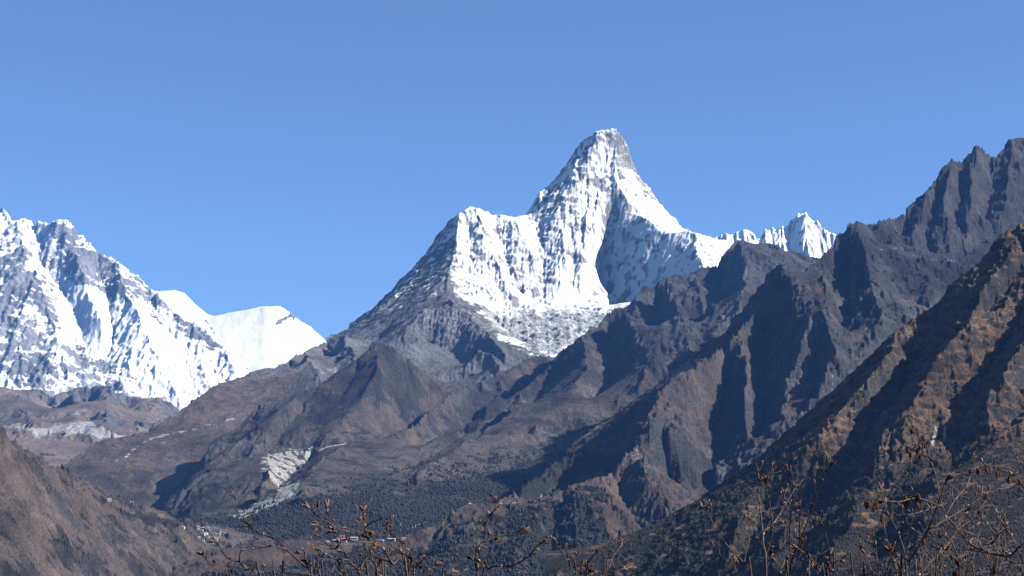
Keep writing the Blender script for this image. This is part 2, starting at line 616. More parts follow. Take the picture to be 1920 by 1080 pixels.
L.erode(500, 30, 1).erode(240, 22, 2).erode(110, 11, 3, sharp=.3).rough(160, 14, 4, 'ridged', (.35, .9)).rough(60, 4, 5).finish()
rockm = sstep(.5, .8, L.slope + L.noise(200, 1) * .3) * patch(L, [(-250, 700), (360, 700), (340, 800), (240, 812), (140, 795), (-250, 790)], 8, 10)
pale = patch(L, [(25, 797), (125, 799), (160, 789), (188, 801), (218, 818), (190, 822), (150, 815), (120, 812), (70, 818)], 4, 8, 200, 1) * .75 + streak(L, [(187, 802), (217, 819), (235, 817)], 2, 2, 3) * .6 \
    + streak(L, [(140, 775), (160, 770)], 5, 4, 6) * .5 + streak(L, [(240, 816), (268, 812)], 1.5, 1, 2) * .5 + patch(L, [(-250, 796), (30, 797), (20, 806), (-250, 806)], 3, 5, 200, 3) * .5
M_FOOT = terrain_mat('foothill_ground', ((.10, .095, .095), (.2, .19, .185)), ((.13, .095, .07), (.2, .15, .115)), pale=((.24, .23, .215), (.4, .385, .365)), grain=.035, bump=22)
L.build('foothills', M_FOOT, dict(snow=zeros(L), grass=np.clip(1.1 - rockm + .3 * L.noise(200, 3), 0, 1), scrub=zeros(L), pale=pale, dark=rockm * .4))

# ---- the great summit
L = Layer(70, 1700, 8700, 15400, 11, 21)
sky_l = [(60, 890, 9200), (117, 873, 9350), (167, 837, 9550), (207, 823, 9700), (268, 812, 9900), (300, 793, 10050), (333, 770, 10200), (367, 747, 10400), (413, 719, 10650), (440, 711, 10750), (473, 700, 10900), (495, 692, 11000), (513, 690, 11100),
         (533, 680, 11200), (555, 669, 11400), (573, 657, 11650), (612, 638, 12100), (647, 618, 12450), (663, 605, 12680), (673, 594, 12780), (680, 596, 12820), (690, 590, 12880), (710, 568, 12980), (730, 557, 13060), (753, 532, 13120), (770, 512, 13150),
         (777, 510, 13150), (797, 483, 13150), (808, 468, 13140), (815, 467, 13120), (820, 453, 13100), (832, 435, 13050), (843, 420, 13010), (862, 397, 12950), (870, 399, 12980), (888, 388, 13050), (900, 392, 13050), (910, 398, 13060), (920, 403, 13080),
         (933, 400, 13100), (945, 405, 13120), (963, 408, 13150), (983, 402, 13180), (1000, 399, 13200), (1009, 396, 13220)]
L.line(*sky_l, back=(900, 900), thick=2)
tow = [(1009, 396, 13220), (1007, 384, 13250), (1008, 372, 13290), (1014, 362, 13390), (1020, 353, 13500), (1038, 339, 13610), (1050, 327, 13640), (1060, 311, 13660), (1073, 295, 13660), (1080, 281, 13650), (1088, 268, 13640), (1103, 256, 13610), (1110, 254, 13590), (1120, 243, 13550), (1137, 242, 13560), (1153, 241, 13560),
       (1162, 251, 13550), (1170, 262, 13540), (1176, 275, 13520), (1180, 290, 13500), (1187, 308, 13490), (1193, 325, 13480), (1205, 345, 13460), (1213, 354, 13450), (1237, 381, 13420), (1257, 407, 13400), (1273, 421, 13380), (1288, 431, 13100), (1303, 437, 12880), (1320, 442, 12860),
       (1340, 447, 12860), (1370, 452, 12860), (1420, 470, 12800), (1500, 520, 12800), (1700, 640, 12500)]
L.line(*tow, back=(700, 1300), thick=2)
# buttress ridge down left of the face, in shade on its left
L.line((862, 397, 12950), (856, 423, 12800), (855, 457, 12650), (850, 493, 12480), (843, 523, 12250), (835, 547, 12100), (820, 562, 11960), (790, 582, 11750), (767, 615, 11520), (750, 653, 11300), (735, 690, 11050))
# foot of the shaded face
L.line((600, 700, 10800), (673, 655, 11700), (715, 645, 11800))
# right-hand crest: sun on the far side, shade on this side
L.line((1150, 330, 13330), (1164, 352, 13270), (1180, 380, 13200), (1193, 401, 13150), (1210, 409, 12930), (1233, 430, 12800), (1260, 438, 12720), (1288, 433, 12700), (1303, 438, 12620))
L.line((1303, 438, 12620), (1306, 460, 12430), (1313, 483, 12140), (1318, 512, 11850))
# gully left of the shaded bowl
L.line((1150, 395, 13230), (1135, 440, 13150), (1126, 487, 13050), (1119, 520, 12970), (1116, 545, 12890), (1140, 573, 12760))
# centre ribs
L.line((1110, 300, 13390), (1105, 340, 13280), (1100, 400, 13020), (1096, 450, 12840), (1092, 500, 12650), (1090, 540, 12500))
L.line((1125, 330, 13330), (1118, 400, 13040), (1112, 460, 12850), (1104, 540, 12540))
# bowl floor, glacier shelf, moraine
L.line((1145, 578, 12680), (1170, 575, 12600), (1200, 562, 12500), (1260, 542, 12150), (1320, 527, 11780), (1400, 520, 11800))
L.line((940, 580, 12150), (980, 575, 12250), (1040, 560, 12350), (1110, 566, 12480), (1145, 587, 12550))
L.line((930, 600, 11950), (960, 630, 11650), (1000, 650, 11400), (1060, 640, 11500), (1110, 620, 11700), (1160, 590, 12100))
L.line((735, 690, 11000), (800, 720, 10800), (860, 712, 10850), (930, 700, 10900), (1000, 680, 11050), (1100, 660, 11200), (1250, 600, 11600), (1400, 560, 11800), (1700, 700, 11500))
L.line((60, 905, 8900), (200, 950, 8800), (300, 960, 8750), (420, 890, 9100), (520, 830, 9700), (640, 770, 10200), (760, 745, 10500), (900, 760, 10300), (1200, 760, 10300), (1700, 800, 10300))
L.level(8720, -40); L.level(15380, 700)
L.solve()
L.spur(37, (888, 389), (905, 430), (925, 475), (940, 520), (965, 560)); L.spur(-33, (925, 410), (935, 450), (960, 500), (980, 550))
L.spur(29, (965, 410), (985, 450), (1000, 500)); L.spur(-37, (1010, 420), (1020, 470), (1012, 530), (1020, 560))
L.spur(33, (1040, 345), (1045, 400), (1060, 450), (1065, 500)); L.spur(29, (1080, 300), (1070, 350), (1072, 400))
L.spur(-25, (1075, 420), (1078, 480), (1075, 540))
L.spur(29, (1123, 250), (1112, 285), (1110, 300)); L.spur(25, (1152, 245), (1155, 290), (1150, 325)); L.spur(-21, (1137, 255), (1135, 300))
L.spur(-37, (880, 420), (880, 470), (890, 520)); L.spur(25, (1040, 500), (1055, 540))
L.spur(90, (840, 560), (880, 590), (915, 625), (950, 665)); L.spur(-80, (800, 640), (840, 660), (880, 690)); L.spur(110, (895, 655), (925, 665), (935, 690)); L.spur(-60, (900, 690), (918, 700))
L.spur(70, (640, 625), (655, 650), (670, 668)); L.spur(60, (573, 662), (590, 690), (600, 705)); L.spur(-60, (612, 645), (628, 680)); L.spur(-50, (540, 685), (560, 705))
L.spur(-30, (1240, 450), (1225, 500), (1200, 550)); L.spur(25, (1200, 430), (1180, 500), (1160, 560))
L.solve()
L.grid([(8720, 12), (10800, 10), (11500, 6.5), (13650, 6.0), (14000, 14), (15380, 24)], 1.75).base(((260, 12), (80, 6)))
L.zone([(1000, 400), (1060, 220), (1220, 220), (1230, 380), (1120, 340)], 1.15, 25).zone([(1135, 420), (1165, 360), (1200, 410), (1290, 440), (1310, 520), (1200, 570), (1120, 560)], .5, 15)
L.erode(420, 20, 1, (.25, .9)).erode(200, 10, 2, (.25, .9)).erode(95, 6, 3, (.3, 1.), .35).erode(48, 6.5, 4, (.3, 1.), .3).erode(26, 4.0, 5, (.3, 1.)).rough(130, 12, 15, 'ridged', (.5, 1.2)).ledges(60, .22, 1, (.7, 1.3))
L.rough(240, 22, 6, 'ridged', (.5, 1.3)).rough(80, 7, 7, 'ridged', (.4, 1.2)).rough(34, 5, 9, 'ridged', (.4, 1.2)).rough(30, 2, 8).rough(150, 16, 14, 'ridged')
uu, vv = proj(L.X, L.YY, L.h)
ice = sstep(10, -10, poly_sd(uu, vv, [(910, 585), (1000, 565), (1100, 560), (1160, 588), (1090, 630), (1045, 668), (1000, 660), (960, 632)]))
L.h = L.h + ice * (34 * (ridged(L.X / 150, (L.YY + L.h) / 150, 88, 5, .6) - .4) + 10 * (ridged(L.X / 40, (L.YY + L.h) / 40, 89, 4, .6) - .4))
L.finish()
nn = L.noise(260, 1, 5); n2 = L.noise(60, 2, 5); n3 = L.noise(22, 3, 3)
alt = sstep(1380, 1620, L.h + nn * 160 + n2 * 60)
inzone = patch(L, [(858, 380), (1130, 220), (1400, 440), (1400, 560), (1160, 600), (1120, 640), (1040, 668), (975, 655), (925, 610), (905, 575), (860, 555), (846, 520), (853, 460)], 8, 14, 200, 1)
couloir = L.an(60, 200, 21) + .6 * L.an(24, 70, 22)
snow = inzone * (sstep(2.7, 1.0, L.slope * .7 + nn * .3 - couloir * 1.5 - np.clip(L.conc, -30, 30) * .02) * .8 - .02 + .85 * couloir + .35 * nn)
fan = patch(L, [(1045, 470), (1065, 490), (1110, 540), (1125, 570), (1150, 580), (1100, 590), (1010, 585), (1000, 575), (1035, 540)], 8, 10, 120, 2)
top = patch(L, [(1120, 240), (1154, 240), (1150, 300), (1160, 330), (1230, 380), (1290, 430), (1250, 430), (1195, 395), (1150, 345), (1125, 320), (1110, 300)], 4, 7, 90, 3)
snow = np.clip(snow + fan * .6 + top * .4 + (.5 + n2) * patch(L, [(1098, 380), (1135, 370), (1132, 540), (1092, 560)], 6, 10, 90, 14) - .25 * patch(L, [(1010, 400), (1020, 350), (1100, 255), (1110, 300), (1095, 340), (1060, 400)], 8, 14, 120, 12), 0, 1)
rib_rock = patch(L, [(1110, 250), (1126, 243), (1122, 280), (1112, 300)], 4, 5, 60, 4) + patch(L, [(1156, 250), (1172, 265), (1192, 320), (1165, 315), (1156, 290)], 4, 6, 60, 5)
snow = np.clip(snow - np.clip(rib_rock, 0, 1) * (.38 + .5 * couloir), 0, 1)
left_face = patch(L, [(680, 600), (862, 395), (850, 500), (820, 560)], 6, 8, 120, 7)
snow = np.maximum(snow, left_face * sstep(.15, .5, n2 * 1.2 + nn * .6 + .12 + (L.h - 1700) / 1600) * .6)
moraine = patch(L, [(910, 585), (960, 590), (1010, 580), (1150, 582), (1160, 590), (1090, 630), (1045, 668), (1000, 660), (960, 632), (925, 615)], 6, 10, 120, 8)
pale = moraine * (.55 + 1.1 * n2 + .6 * nn) + streak(L, [(440, 785), (410, 792), (370, 802), (330, 812), (285, 822), (265, 832), (248, 845), (236, 857)], 1.6, 2.5, 6) * .6 \
    + patch(L, [(640, 682), (610, 690), (600, 700), (630, 697)], 4, 4, 60, 9) * .6 + .38 * patch(L, [(800, 580), (850, 560), (905, 580), (930, 640), (850, 640), (790, 625)], 14, 20, 160, 10)
low = sstep(1150, 700, L.h + nn * 200 + n2 * 100)
grass = low * sstep(.95, .55, L.slope + n2 * .5) * .95
scrub = low * sstep(.1, .45, L.noise(150, 9) + (700 - L.h) / 1500) * .5
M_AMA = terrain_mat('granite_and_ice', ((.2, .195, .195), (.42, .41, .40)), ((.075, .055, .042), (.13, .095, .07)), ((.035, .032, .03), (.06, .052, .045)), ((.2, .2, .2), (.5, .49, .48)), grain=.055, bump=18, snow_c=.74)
dark = (1 - inzone) * (1 - left_face * .2) * .85  # left face also kept dark in colour to deepen the shade on it
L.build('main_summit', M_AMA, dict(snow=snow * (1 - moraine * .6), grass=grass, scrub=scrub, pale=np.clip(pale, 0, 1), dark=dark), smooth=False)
AMA = L
# ---- middle slopes: cone hill, scar hill, the long brown ridge and its forested foot
L = Layer(60, 1760, 6100, 11900, 13, 31)
L.line((1760, 560, 10000), (1640, 510, 10200), (1537, 484, 10300), (1510, 478, 10350), (1477, 472, 10400), (1457, 462, 10400), (1440, 458, 10420), (1420, 458, 10450), (1395, 453, 10450), (1384, 446, 10450), (1380, 449, 10450), (1370, 459, 10400), (1360, 470, 10350), (1350, 484, 10300),
       (1340, 499, 10250), (1323, 501, 10240), (1302, 515, 10200), (1280, 518, 10170), (1270, 513, 10160), (1263, 520, 10150), (1243, 522, 10100), (1225, 533, 10080), (1207, 542, 10050), (1187, 562, 10000), (1167, 578, 9950), (1133, 598, 9850), (1093, 627, 9700), (1067, 651, 9600), (1040, 675, 9500), (1013, 698, 9370),
       (980, 730, 9200), (930, 762, 9000), (893, 787, 8800), (840, 812, 8550), (790, 840, 8250), back=(350, 420))
L.line((1060, 685, 10150), (1040, 672, 10200), (1013, 665, 10200), (990, 670, 10150), (960, 688, 10000), (930, 707, 9900), (912, 708, 9850), (897, 712, 9800), (870, 722, 9650), (840, 742, 9500), (810, 765, 9300), (780, 790, 9100), (740, 812, 8850), back=(300, 260))
L.line((380, 855, 8900), (400, 834, 9000), (443, 803, 9120), (463, 785, 9170), (483, 764, 9200), (527, 750, 9260), (560, 737, 9300), (600, 720, 9360), (640, 690, 9450), (677, 667, 9500), (693, 653, 9530), (705, 643, 9545), (713, 640, 9550), (722, 643, 9555), (733, 650, 9560), (753, 662, 9600), (783, 687, 9700), (810, 707, 9750), (840, 738, 9800), (870, 770, 9800), back=(420, 420), thick=3)
L.line((711, 662, 9480), (706, 700, 9330), (670, 760, 9120), (600, 828, 8880))
L.line((390, 880, 8650), (480, 868, 8700), (567, 862, 8750), (640, 852, 8800), (700, 842, 8850), (760, 822, 9000), (800, 800, 9200), (850, 770, 9500))
L.line((330, 940, 7550), (350, 917, 7650), (383, 888, 7750), (400, 876, 7850), (433, 864, 7950), (467, 853, 8050), (500, 848, 8080), (567, 843, 8100), (590, 839, 8130), (613, 836, 8170), (660, 829, 8260), (700, 822, 8340), (733, 817, 8420), (743, 812, 8480), back=(250, 90))
L.line((310, 985, 7050), (340, 972, 7000), (390, 972, 6950), (430, 974, 6900), (455, 968, 6920), (500, 951, 6980), (533, 941, 7020), (557, 938, 7050), (600, 934, 7080), (683, 924, 7150), (733, 914, 7220), (833, 901, 7450), (960, 878, 7800), (1060, 845, 8050), (1133, 800, 8350), (1200, 770, 8550), (1280, 720, 8850), (1400, 640, 9150), (1500, 560, 9500), (1760, 640, 9400))
L.line((1000, 826, 8150), (1060, 815, 8250), (1133, 785, 8450))
L.line((300, 1045, 6600), (400, 1046, 6450), (470, 1030, 6450), (600, 1010, 6500), (760, 990, 6650), (900, 950, 7000), (1000, 920, 7250), (1100, 890, 7450), (1250, 790, 7900), (1400, 700, 8300), (1760, 720, 8400))
L.line((300, 985, 7100), (260, 1045, 7400), (200, 1045, 8300), (110, 1045, 9400), (62, 1045, 11500))
L.line((62, 1050, 6200), (63, 1050, 11700))
L.level(6120, -200); L.level(11880, 500)
L.solve()
# scar gully on the moraine hill, spur right of it
L.spur(-45, (596, 842), (575, 868), (545, 892), (528, 908), (515, 925), (490, 945), (462, 965))
L.spur(40, (640, 835), (600, 865), (572, 900), (560, 930)); L.spur(25, (500, 850), (505, 890), (490, 920))
# spurs of the long ridge
L.spur(110, (1384, 450), (1400, 500), (1392, 545), (1383, 587)); L.spur(-110, (1345, 520), (1355, 560), (1330, 610), (1315, 650))
L.spur(80, (1302, 516), (1315, 555), (1345, 583)); L.spur(90, (1243, 524), (1265, 570), (1285, 620), (1290, 660)); L.spur(-80, (1225, 540), (1240, 590), (1255, 640))
L.spur(80, (1167, 580), (1190, 620), (1215, 670), (1200, 720)); L.spur(-60, (1140, 605), (1150, 660), (1140, 720), (1090, 770)); L.spur(60, (1093, 630), (1100, 690), (1060, 750), (1000, 800))
L.spur(-50, (1040, 690), (1010, 750), (940, 810), (860, 860)); L.spur(45, (980, 735), (940, 790), (860, 840), (780, 890))
L.spur(-40, (890, 800), (820, 850), (740, 895)); L.spur(60, (940, 712), (935, 735), (915, 760)); L.spur(-50, (900, 716), (890, 745), (850, 780))
L.spur(-35, (740, 655), (770, 720), (740, 790)); L.spur(35, (770, 680), (800, 740), (770, 790)); L.spur(-40, (600, 725), (560, 780), (500, 845)); L.spur(35, (560, 740), (520, 790), (470, 845))
L.spur(-40, (680, 670), (640, 740), (580, 800))
L.solve()
L.grid([(6120, 9), (11880, 9)], 1.75).base(((200, 14), (60, 5)))
L.zone([(330, 1000), (400, 820), (713, 620), (850, 760), (1020, 640), (1060, 690), (1250, 700), (1000, 830), (1150, 900), (500, 1100)], .6).zone([(520, 790), (690, 630), (735, 630), (860, 760), (700, 850)], .35)
L.erode(380, 22, 1, (.15, .7)).erode(180, 16, 2, (.15, .7)).erode(85, 8, 3, (.2, .8), .3).erode(42, 4, 4, (.25, .8), .3)
L.rough(200, 26, 6, 'ridged', (.5, 1.1)).rough(70, 12, 7, 'ridged', (.4, 1.)).rough(30, 5, 9, 'ridged', (.3, .9)).rough(25, 2, 8).ledges(50, .4, 1, (.6, 1.1)).finish()
nn = L.noise(240, 1, 5); n2 = L.noise(60, 2, 5); n3 = L.noise(20, 3, 3)
rockhi = sstep(900, 1150, L.h + nn * 260 + n2 * 120) * sstep(1000, 1100, L.u + nn * 60)
rocky = np.clip(sstep(.75, 1.0, L.slope + n2 * .5) * np.clip(.25 + 1.2 * (L.amp - .6), 0, 1) + rockhi, 0, 1)
grass = np.clip(1 - rocky + .2 * n2, 0, 1)
conetop = patch(L, [(560, 745), (713, 630), (830, 740), (760, 760), (700, 740), (620, 800)], 12, 20, 200, 3)
kn = patch(L, [(780, 800), (1013, 655), (1060, 690), (960, 740), (880, 800)], 8, 12, 200, 4)
gmid = patch(L, [(1170, 570), (1260, 640), (1250, 690), (1120, 720), (1060, 740), (980, 760), (900, 800), (840, 815), (1000, 700)], 10, 24, 200, 5)
scrub = np.clip(.85 * conetop + .5 * kn + .75 * gmid + .85 * sstep(.0, .35, nn * .8 + n2 * .9 + n3 * .6 + .03), 0, 1)
forest = patch(L, [(250, 1100), (320, 975), (440, 972), (500, 951), (560, 938), (640, 932), (740, 922), (900, 905), (1000, 895), (1110, 880), (1200, 860), (1200, 1000), (900, 1100)], 5, 12, 150, 6)
forest = np.clip(forest + .6 * patch(L, [(560, 938), (700, 900), (900, 860), (1000, 850), (1100, 850), (900, 905), (640, 932)], 10, 30, 120, 9) * sstep(-.1, .3, n2), 0, 1)
flutes = .5 + .5 * np.cos(L.u / 2.6 + 3 * n2)
scar = patch(L, [(492, 858), (530, 845), (560, 843), (596, 842), (575, 868), (548, 890), (530, 905), (560, 905), (545, 930), (520, 945), (490, 957), (452, 972), (440, 968), (480, 945), (520, 930), (527, 915), (505, 895), (488, 878)], 3, 8, 50, 7)
scar = scar * sstep(.25, .75, .62 + n2 * 1.0 + n3 * .7 + .1 * np.cos(L.u * 1.1 - L.v * .5 + 4 * n2)) + .8 * streak(L, [(598, 845), (613, 838), (650, 832)], 1.2, 1, 1.5)
scar = np.clip(scar * .9 + .95 * patch(L, [(527, 907), (562, 906), (548, 930), (520, 946), (490, 958), (452, 973), (440, 969), (480, 946), (520, 930)], 2.5, 6, 40, 17) * sstep(-.5, .0, n3 + n2 * .5) + .4 * streak(L, [(330, 968), (400, 962), (450, 968)], 1.5, 1.5, 3) + .35 * streak(L, [(400, 935), (430, 915), (455, 905)], 2, 2, 5), 0, 1)
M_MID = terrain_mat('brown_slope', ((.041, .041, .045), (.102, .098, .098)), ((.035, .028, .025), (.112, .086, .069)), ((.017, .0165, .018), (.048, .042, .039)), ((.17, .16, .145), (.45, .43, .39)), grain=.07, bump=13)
oran = sstep(.1, .45, L.noise(170, 12, 5) * 1.2 + .1)
L.build('middle_slopes', M_MID, dict(snow=zeros(L), grass=np.clip(grass * (.55 + .6 * oran), 0, 1), scrub=np.clip(np.maximum(scrub * (1 - oran * .6), forest), 0, 1), pale=scar, dark=rocky * .35), smooth=False)
MID = L; MID_FOREST = np.clip(forest + .32 * patch(L, [(540, 942), (640, 905), (800, 880), (950, 840), (1080, 815), (1150, 840), (1120, 880), (900, 915)], 14, 30, 150, 19), 0, 1)

# ---- dark crags on the right with their lit cliffs, running down to the monastery ridge
L = Layer(180, 2120, 4700, 10300, 13, 41)
L.line((2120, 300, 9300), (2000, 225, 9200), (1950, 240, 9100), (1918, 257, 9000), (1897, 258, 8980), (1885, 270, 8960), (1877, 280, 8950), (1870, 292, 8940), (1863, 298, 8930), (1855, 290, 8920), (1847, 282, 8910), (1838, 274, 8900), (1828, 267, 8900), (1820, 280, 8880), (1813, 290, 8860), (1803, 299, 8830), (1795, 302, 8800), (1787, 298, 8780),
       (1780, 303, 8750), (1775, 310, 8730), (1763, 323, 8680), (1753, 335, 8640), (1740, 352, 8600), (1727, 363, 8560), (1710, 383, 8500), (1693, 393, 8430), (1690, 407, 8390), (1667, 409, 8300), (1647, 415, 8200), (1630, 422, 8120), (1617, 419, 8060), (1607, 418, 8010), (1590, 420, 7950), (1573, 443, 7850), (1557, 467, 7750), (1537, 484, 7650), (1510, 506, 7520),
       (1497, 516, 7450), (1485, 508, 7400), (1473, 499, 7350), (1464, 493, 7300), (1457, 494, 7330), (1450, 498, 7380), (1443, 517, 7440), (1423, 550, 7480), (1400, 578, 7480), (1373, 604, 7430), (1340, 644, 7330), (1307, 672, 7230), (1270, 690, 7130), (1240, 712, 7040), (1223, 724, 6990), (1173, 764, 6860), (1133, 789, 6760), (1073, 838, 6580), (1030, 872, 6400), (990, 905, 6220), (968, 923, 6050), (945, 939, 5950), (915, 960, 5850), (870, 990, 5750), back=(420, 560), thick=1)
# foot of the rock wall and the scree bowl
L.line((1640, 470, 8000), (1687, 464, 8080), (1713, 478, 8120), (1763, 488, 8180), (1793, 488, 8220), (1817, 465, 8330), (1847, 455, 8420), (1920, 430, 8600), (2120, 430, 8700))
L.line((1640, 560, 7350), (1700, 560, 7450), (1760, 545, 7650), (1820, 520, 7900), (1900, 470, 8200), (2120, 500, 8200))
# spurs and gullies of the cliffs
L.line((1464, 493, 7300), (1472, 515, 7190), (1482, 534, 7090), (1490, 560, 6960), (1513, 587, 6860), (1520, 605, 6800), (1505, 632, 6740), (1495, 660, 6680), (1480, 713, 6600), (1467, 760, 6450), (1445, 805, 6320), (1440, 840, 6230))
L.line((1417, 584, 7110), (1400, 606, 7000), (1384, 628, 6920), (1396, 656, 6820), (1401, 684, 6720), (1400, 713, 6640), (1398, 754, 6520), (1397, 803, 6380), (1388, 860, 6230), (1388, 905, 6120))
L.line((1424, 592, 7160), (1427, 614, 7120), (1428, 670, 6970), (1427, 720, 6840), (1429, 762, 6720), (1423, 823, 6540), (1431, 868, 6400))
L.line((1384, 628, 6920), (1360, 645, 6850), (1338, 664, 6770), (1316, 678, 6700), (1301, 686, 6650), (1270, 708, 6560), (1244, 728, 6470), (1231, 762, 6370), (1203, 803, 6230), (1183, 840, 6120), (1165, 870, 6030), (1140, 893, 5960), (1110, 897, 5930))
L.line((1366, 648, 6900), (1362, 680, 6880), (1364, 709, 6830), (1357, 745, 6740), (1350, 783, 6640), (1343, 844, 6450), (1345, 872, 6370), (1333, 910, 6250), (1321, 945, 6120))
# the monastery ridge
tr = [(1110, 897, 5930), (1080, 906, 5890), (1053, 918, 5850), (1030, 926, 5820), (1016, 931, 5800), (984, 940, 5750), (954, 945, 5710), (910, 943, 5660), (885, 944, 5630), (871, 947, 5610), (855, 957, 5580), (839, 964, 5560), (825, 974, 5530), (811, 987, 5500), (790, 994, 5480), (765, 1004, 5460), (745, 1011, 5440), (700, 1017, 5430), (650, 1016, 5410),
      (625, 1014, 5400), (590, 1013, 5390), (555, 1011, 5380), (519, 1011, 5350), (484, 1014, 5310), (448, 1020, 5250), (425, 1030, 5200), (404, 1037, 5150), (360, 1055, 5060), (300, 1095, 4950), (180, 1180, 4850)]
L.line(*tr, back=(330, 150))
L.line((180, 1250, 4730), (360, 1150, 4790), (600, 1160, 4850), (800, 1160, 4950), (1000, 1130, 5150), (1120, 1110, 5350), (1200, 1075, 5500), (1290, 1010, 5750), (1360, 960, 5900), (1430, 905, 6050), (1500, 835, 6200), (1600, 740, 6500), (1700, 640, 6900), (1800, 570, 7300), (1900, 500, 7700), (2120, 560, 7600))
L.level(4720, -330); L.level(10280, -250)
for Yf, ue in ((5650, 420), (5900, 640), (6200, 800), (6600, 930), (7100, 1050), (7700, 1150), (8400, 1250), (9200, 1400)):
    L.floor(170, ue, Yf, -320)
L.solve()
# ribs
L.spur(80, (1215, 780), (1268, 803), (1317, 852), (1340, 870)); L.spur(-50, (1240, 850), (1262, 900), (1290, 940)); L.spur(40, (1200, 860), (1230, 920), (1250, 970)); L.spur(-40, (1150, 900), (1190, 960), (1210, 1010)); L.spur(30, (1128, 908), (1150, 960), (1170, 1020))
L.spur(80, (1597, 422), (1622, 470), (1632, 510), (1640, 555), (1655, 600)); L.spur(-80, (1560, 480), (1575, 520), (1570, 560)); L.spur(70, (1540, 500), (1555, 560), (1545, 600), (1565, 660), (1545, 720)); L.spur(-70, (1590, 560), (1578, 610), (1575, 650))
L.spur(50, (1620, 560), (1640, 610), (1600, 680)); L.spur(-40, (1520, 640), (1535, 700), (1520, 760)); L.spur(60, (1680, 510), (1730, 520), (1740, 545)); L.spur(-50, (1690, 545), (1720, 555))
for k, (a, b) in enumerate((((1828, 267), (1815, 460)), ((1787, 299), (1775, 400), (1790, 480)), ((1753, 336), (1745, 420), (1735, 470)), ((1863, 299), (1850, 380), (1860, 440))) if False else []):
    pass
L.spur(42, (1828, 268), (1822, 330), (1815, 400), (1812, 455)); L.spur(-42, (1805, 305), (1800, 370), (1795, 440), (1815, 460)); L.spur(42, (1787, 300), (1775, 360), (1770, 420), (1785, 480))
L.spur(-42, (1765, 330), (1750, 390), (1735, 440), (1745, 478)); L.spur(42, (1750, 340), (1730, 390), (1712, 430), (1715, 470)); L.spur(-60, (1700, 400), (1695, 440), (1700, 465)); L.spur(-42, (1863, 300), (1858, 360), (1845, 420)); L.spur(42, (1897, 262), (1890, 340), (1875, 420)); L.spur(50, (1650, 418), (1665, 440), (1690, 460))
# wooded flank below the monastery ridge
L.spur(-25, (1060, 930), (1040, 990), (1035, 1060)); L.spur(25, (1020, 940), (985, 1000), (960, 1060)); L.spur(-20, (960, 960), (930, 1020), (910, 1070)); L.spur(20, (900, 955), (860, 1020), (840, 1070)); L.spur(-20, (820, 1000), (800, 1050)); L.spur(30, (1080, 920), (1080, 990), (1100, 1060))
L.spur(-15, (520, 1020), (540, 1060)); L.spur(15, (600, 1020), (620, 1060))
L.solve()
L.grid([(4720, 7), (7400, 7), (7800, 8.5), (9100, 8.5), (9400, 16), (10280, 24)], 1.75).base(((160, 12), (50, 5)))
L.erode(300, 16, 1, (.3, .9)).erode(140, 13, 2, (.3, .9)).erode(70, 8, 3, (.35, .9), .3).erode(36, 4.5, 4, (.35, 1.), .3).erode(20, 2.2, 5, (.35, 1.))
L.rough(170, 26, 6, 'ridged', (.55, 1.2)).rough(64, 16, 7, 'ridged', (.4, 1.0)).rough(30, 9, 9, 'ridged', (.4, 1.0)).rough(14, 4, 10, 'ridged', (.4, 1.0)).rough(20, 1.5, 8).ledges(55, .45, 1, (.5, 1.)).ledges(24, .4, 2, (.6, 1.1)).finish()
nn = L.noise(200, 1, 5); n2 = L.noise(50, 2, 5); n3 = L.noise(18, 3, 3)
hi = sstep(900, 1050, L.h + nn * 160 + n2 * 60)
rocky = np.clip(sstep(.85, 1.4, L.slope + n2 * .8 + nn * .5) * .95 + hi, 0, 1)
ridge_zone = sstep(1240, 1130, L.u) * sstep(280, 200, L.h + n2 * 60)
rocky = rocky * (1 - ridge_zone * .9)
grass = np.clip(1.05 - rocky + .25 * n2, 0, 1)
forest = patch(L, [(200, 1200), (330, 1110), (400, 1075), (470, 1050), (520, 1062), (600, 1045), (690, 1026), (760, 1030), (850, 1015), (880, 970), (960, 962), (1020, 945), (1060, 925), (1110, 905), (1150, 930), (1130, 960), (1150, 1020), (1160, 1100), (1000, 1250)], 5, 14, 120, 1)
forest = np.clip(forest * sstep(-.35, -.05, n2 + .25 * nn) + .55 * sstep(.25, .5, n2) * ridge_zone, 0, 1)
behind = patch(L, [(980, 935), (1140, 885), (1180, 850), (1070, 838), (960, 920)], 6, 12, 100, 2)
scrub = np.clip(np.maximum(forest, behind * .8) + .5 * sstep(.1, .4, nn + n2 * .5) * (1 - hi), 0, 1)
pale = patch(L, [(1184, 830), (1200, 820), (1205, 850), (1198, 880), (1182, 880)], 3, 9, 40, 3) * .5 * sstep(-.1, .3, n3 + n2 * .4) + patch(L, [(1200, 868), (1216, 872), (1210, 892), (1200, 888)], 2, 5, 40, 4) * .35 + patch(L, [(1398, 880), (1420, 868), (1428, 880), (1410, 905), (1395, 905)], 4, 8, 40, 5) * .3 \
    + .4 * streak(L, [(1600, 480), (1600, 560), (1625, 620)], 4, 4, 10) + .45 * streak(L, [(1640, 470), (1687, 464), (1713, 479), (1763, 489), (1795, 489), (1817, 466)], 2, 3, 4) + .5 * streak(L, [(1562, 690), (1560, 730)], 3, 3, 8) + .35 * streak(L, [(1615, 590), (1612, 640)], 3, 3, 8)
trail = [(a, b - .5) for a, b, c in tr]
pale = pale + .6 * streak(L, trail, 1.0, 1.0, 1.2) * sstep(-.25, .1, n2)
scree = patch(L, [(1650, 475), (1760, 492), (1810, 480), (1850, 460), (1840, 500), (1760, 560), (1700, 560)], 8, 10, 100, 6)
oran = sstep(.05, .4, L.noise(140, 12, 5) * 1.2 + .12)
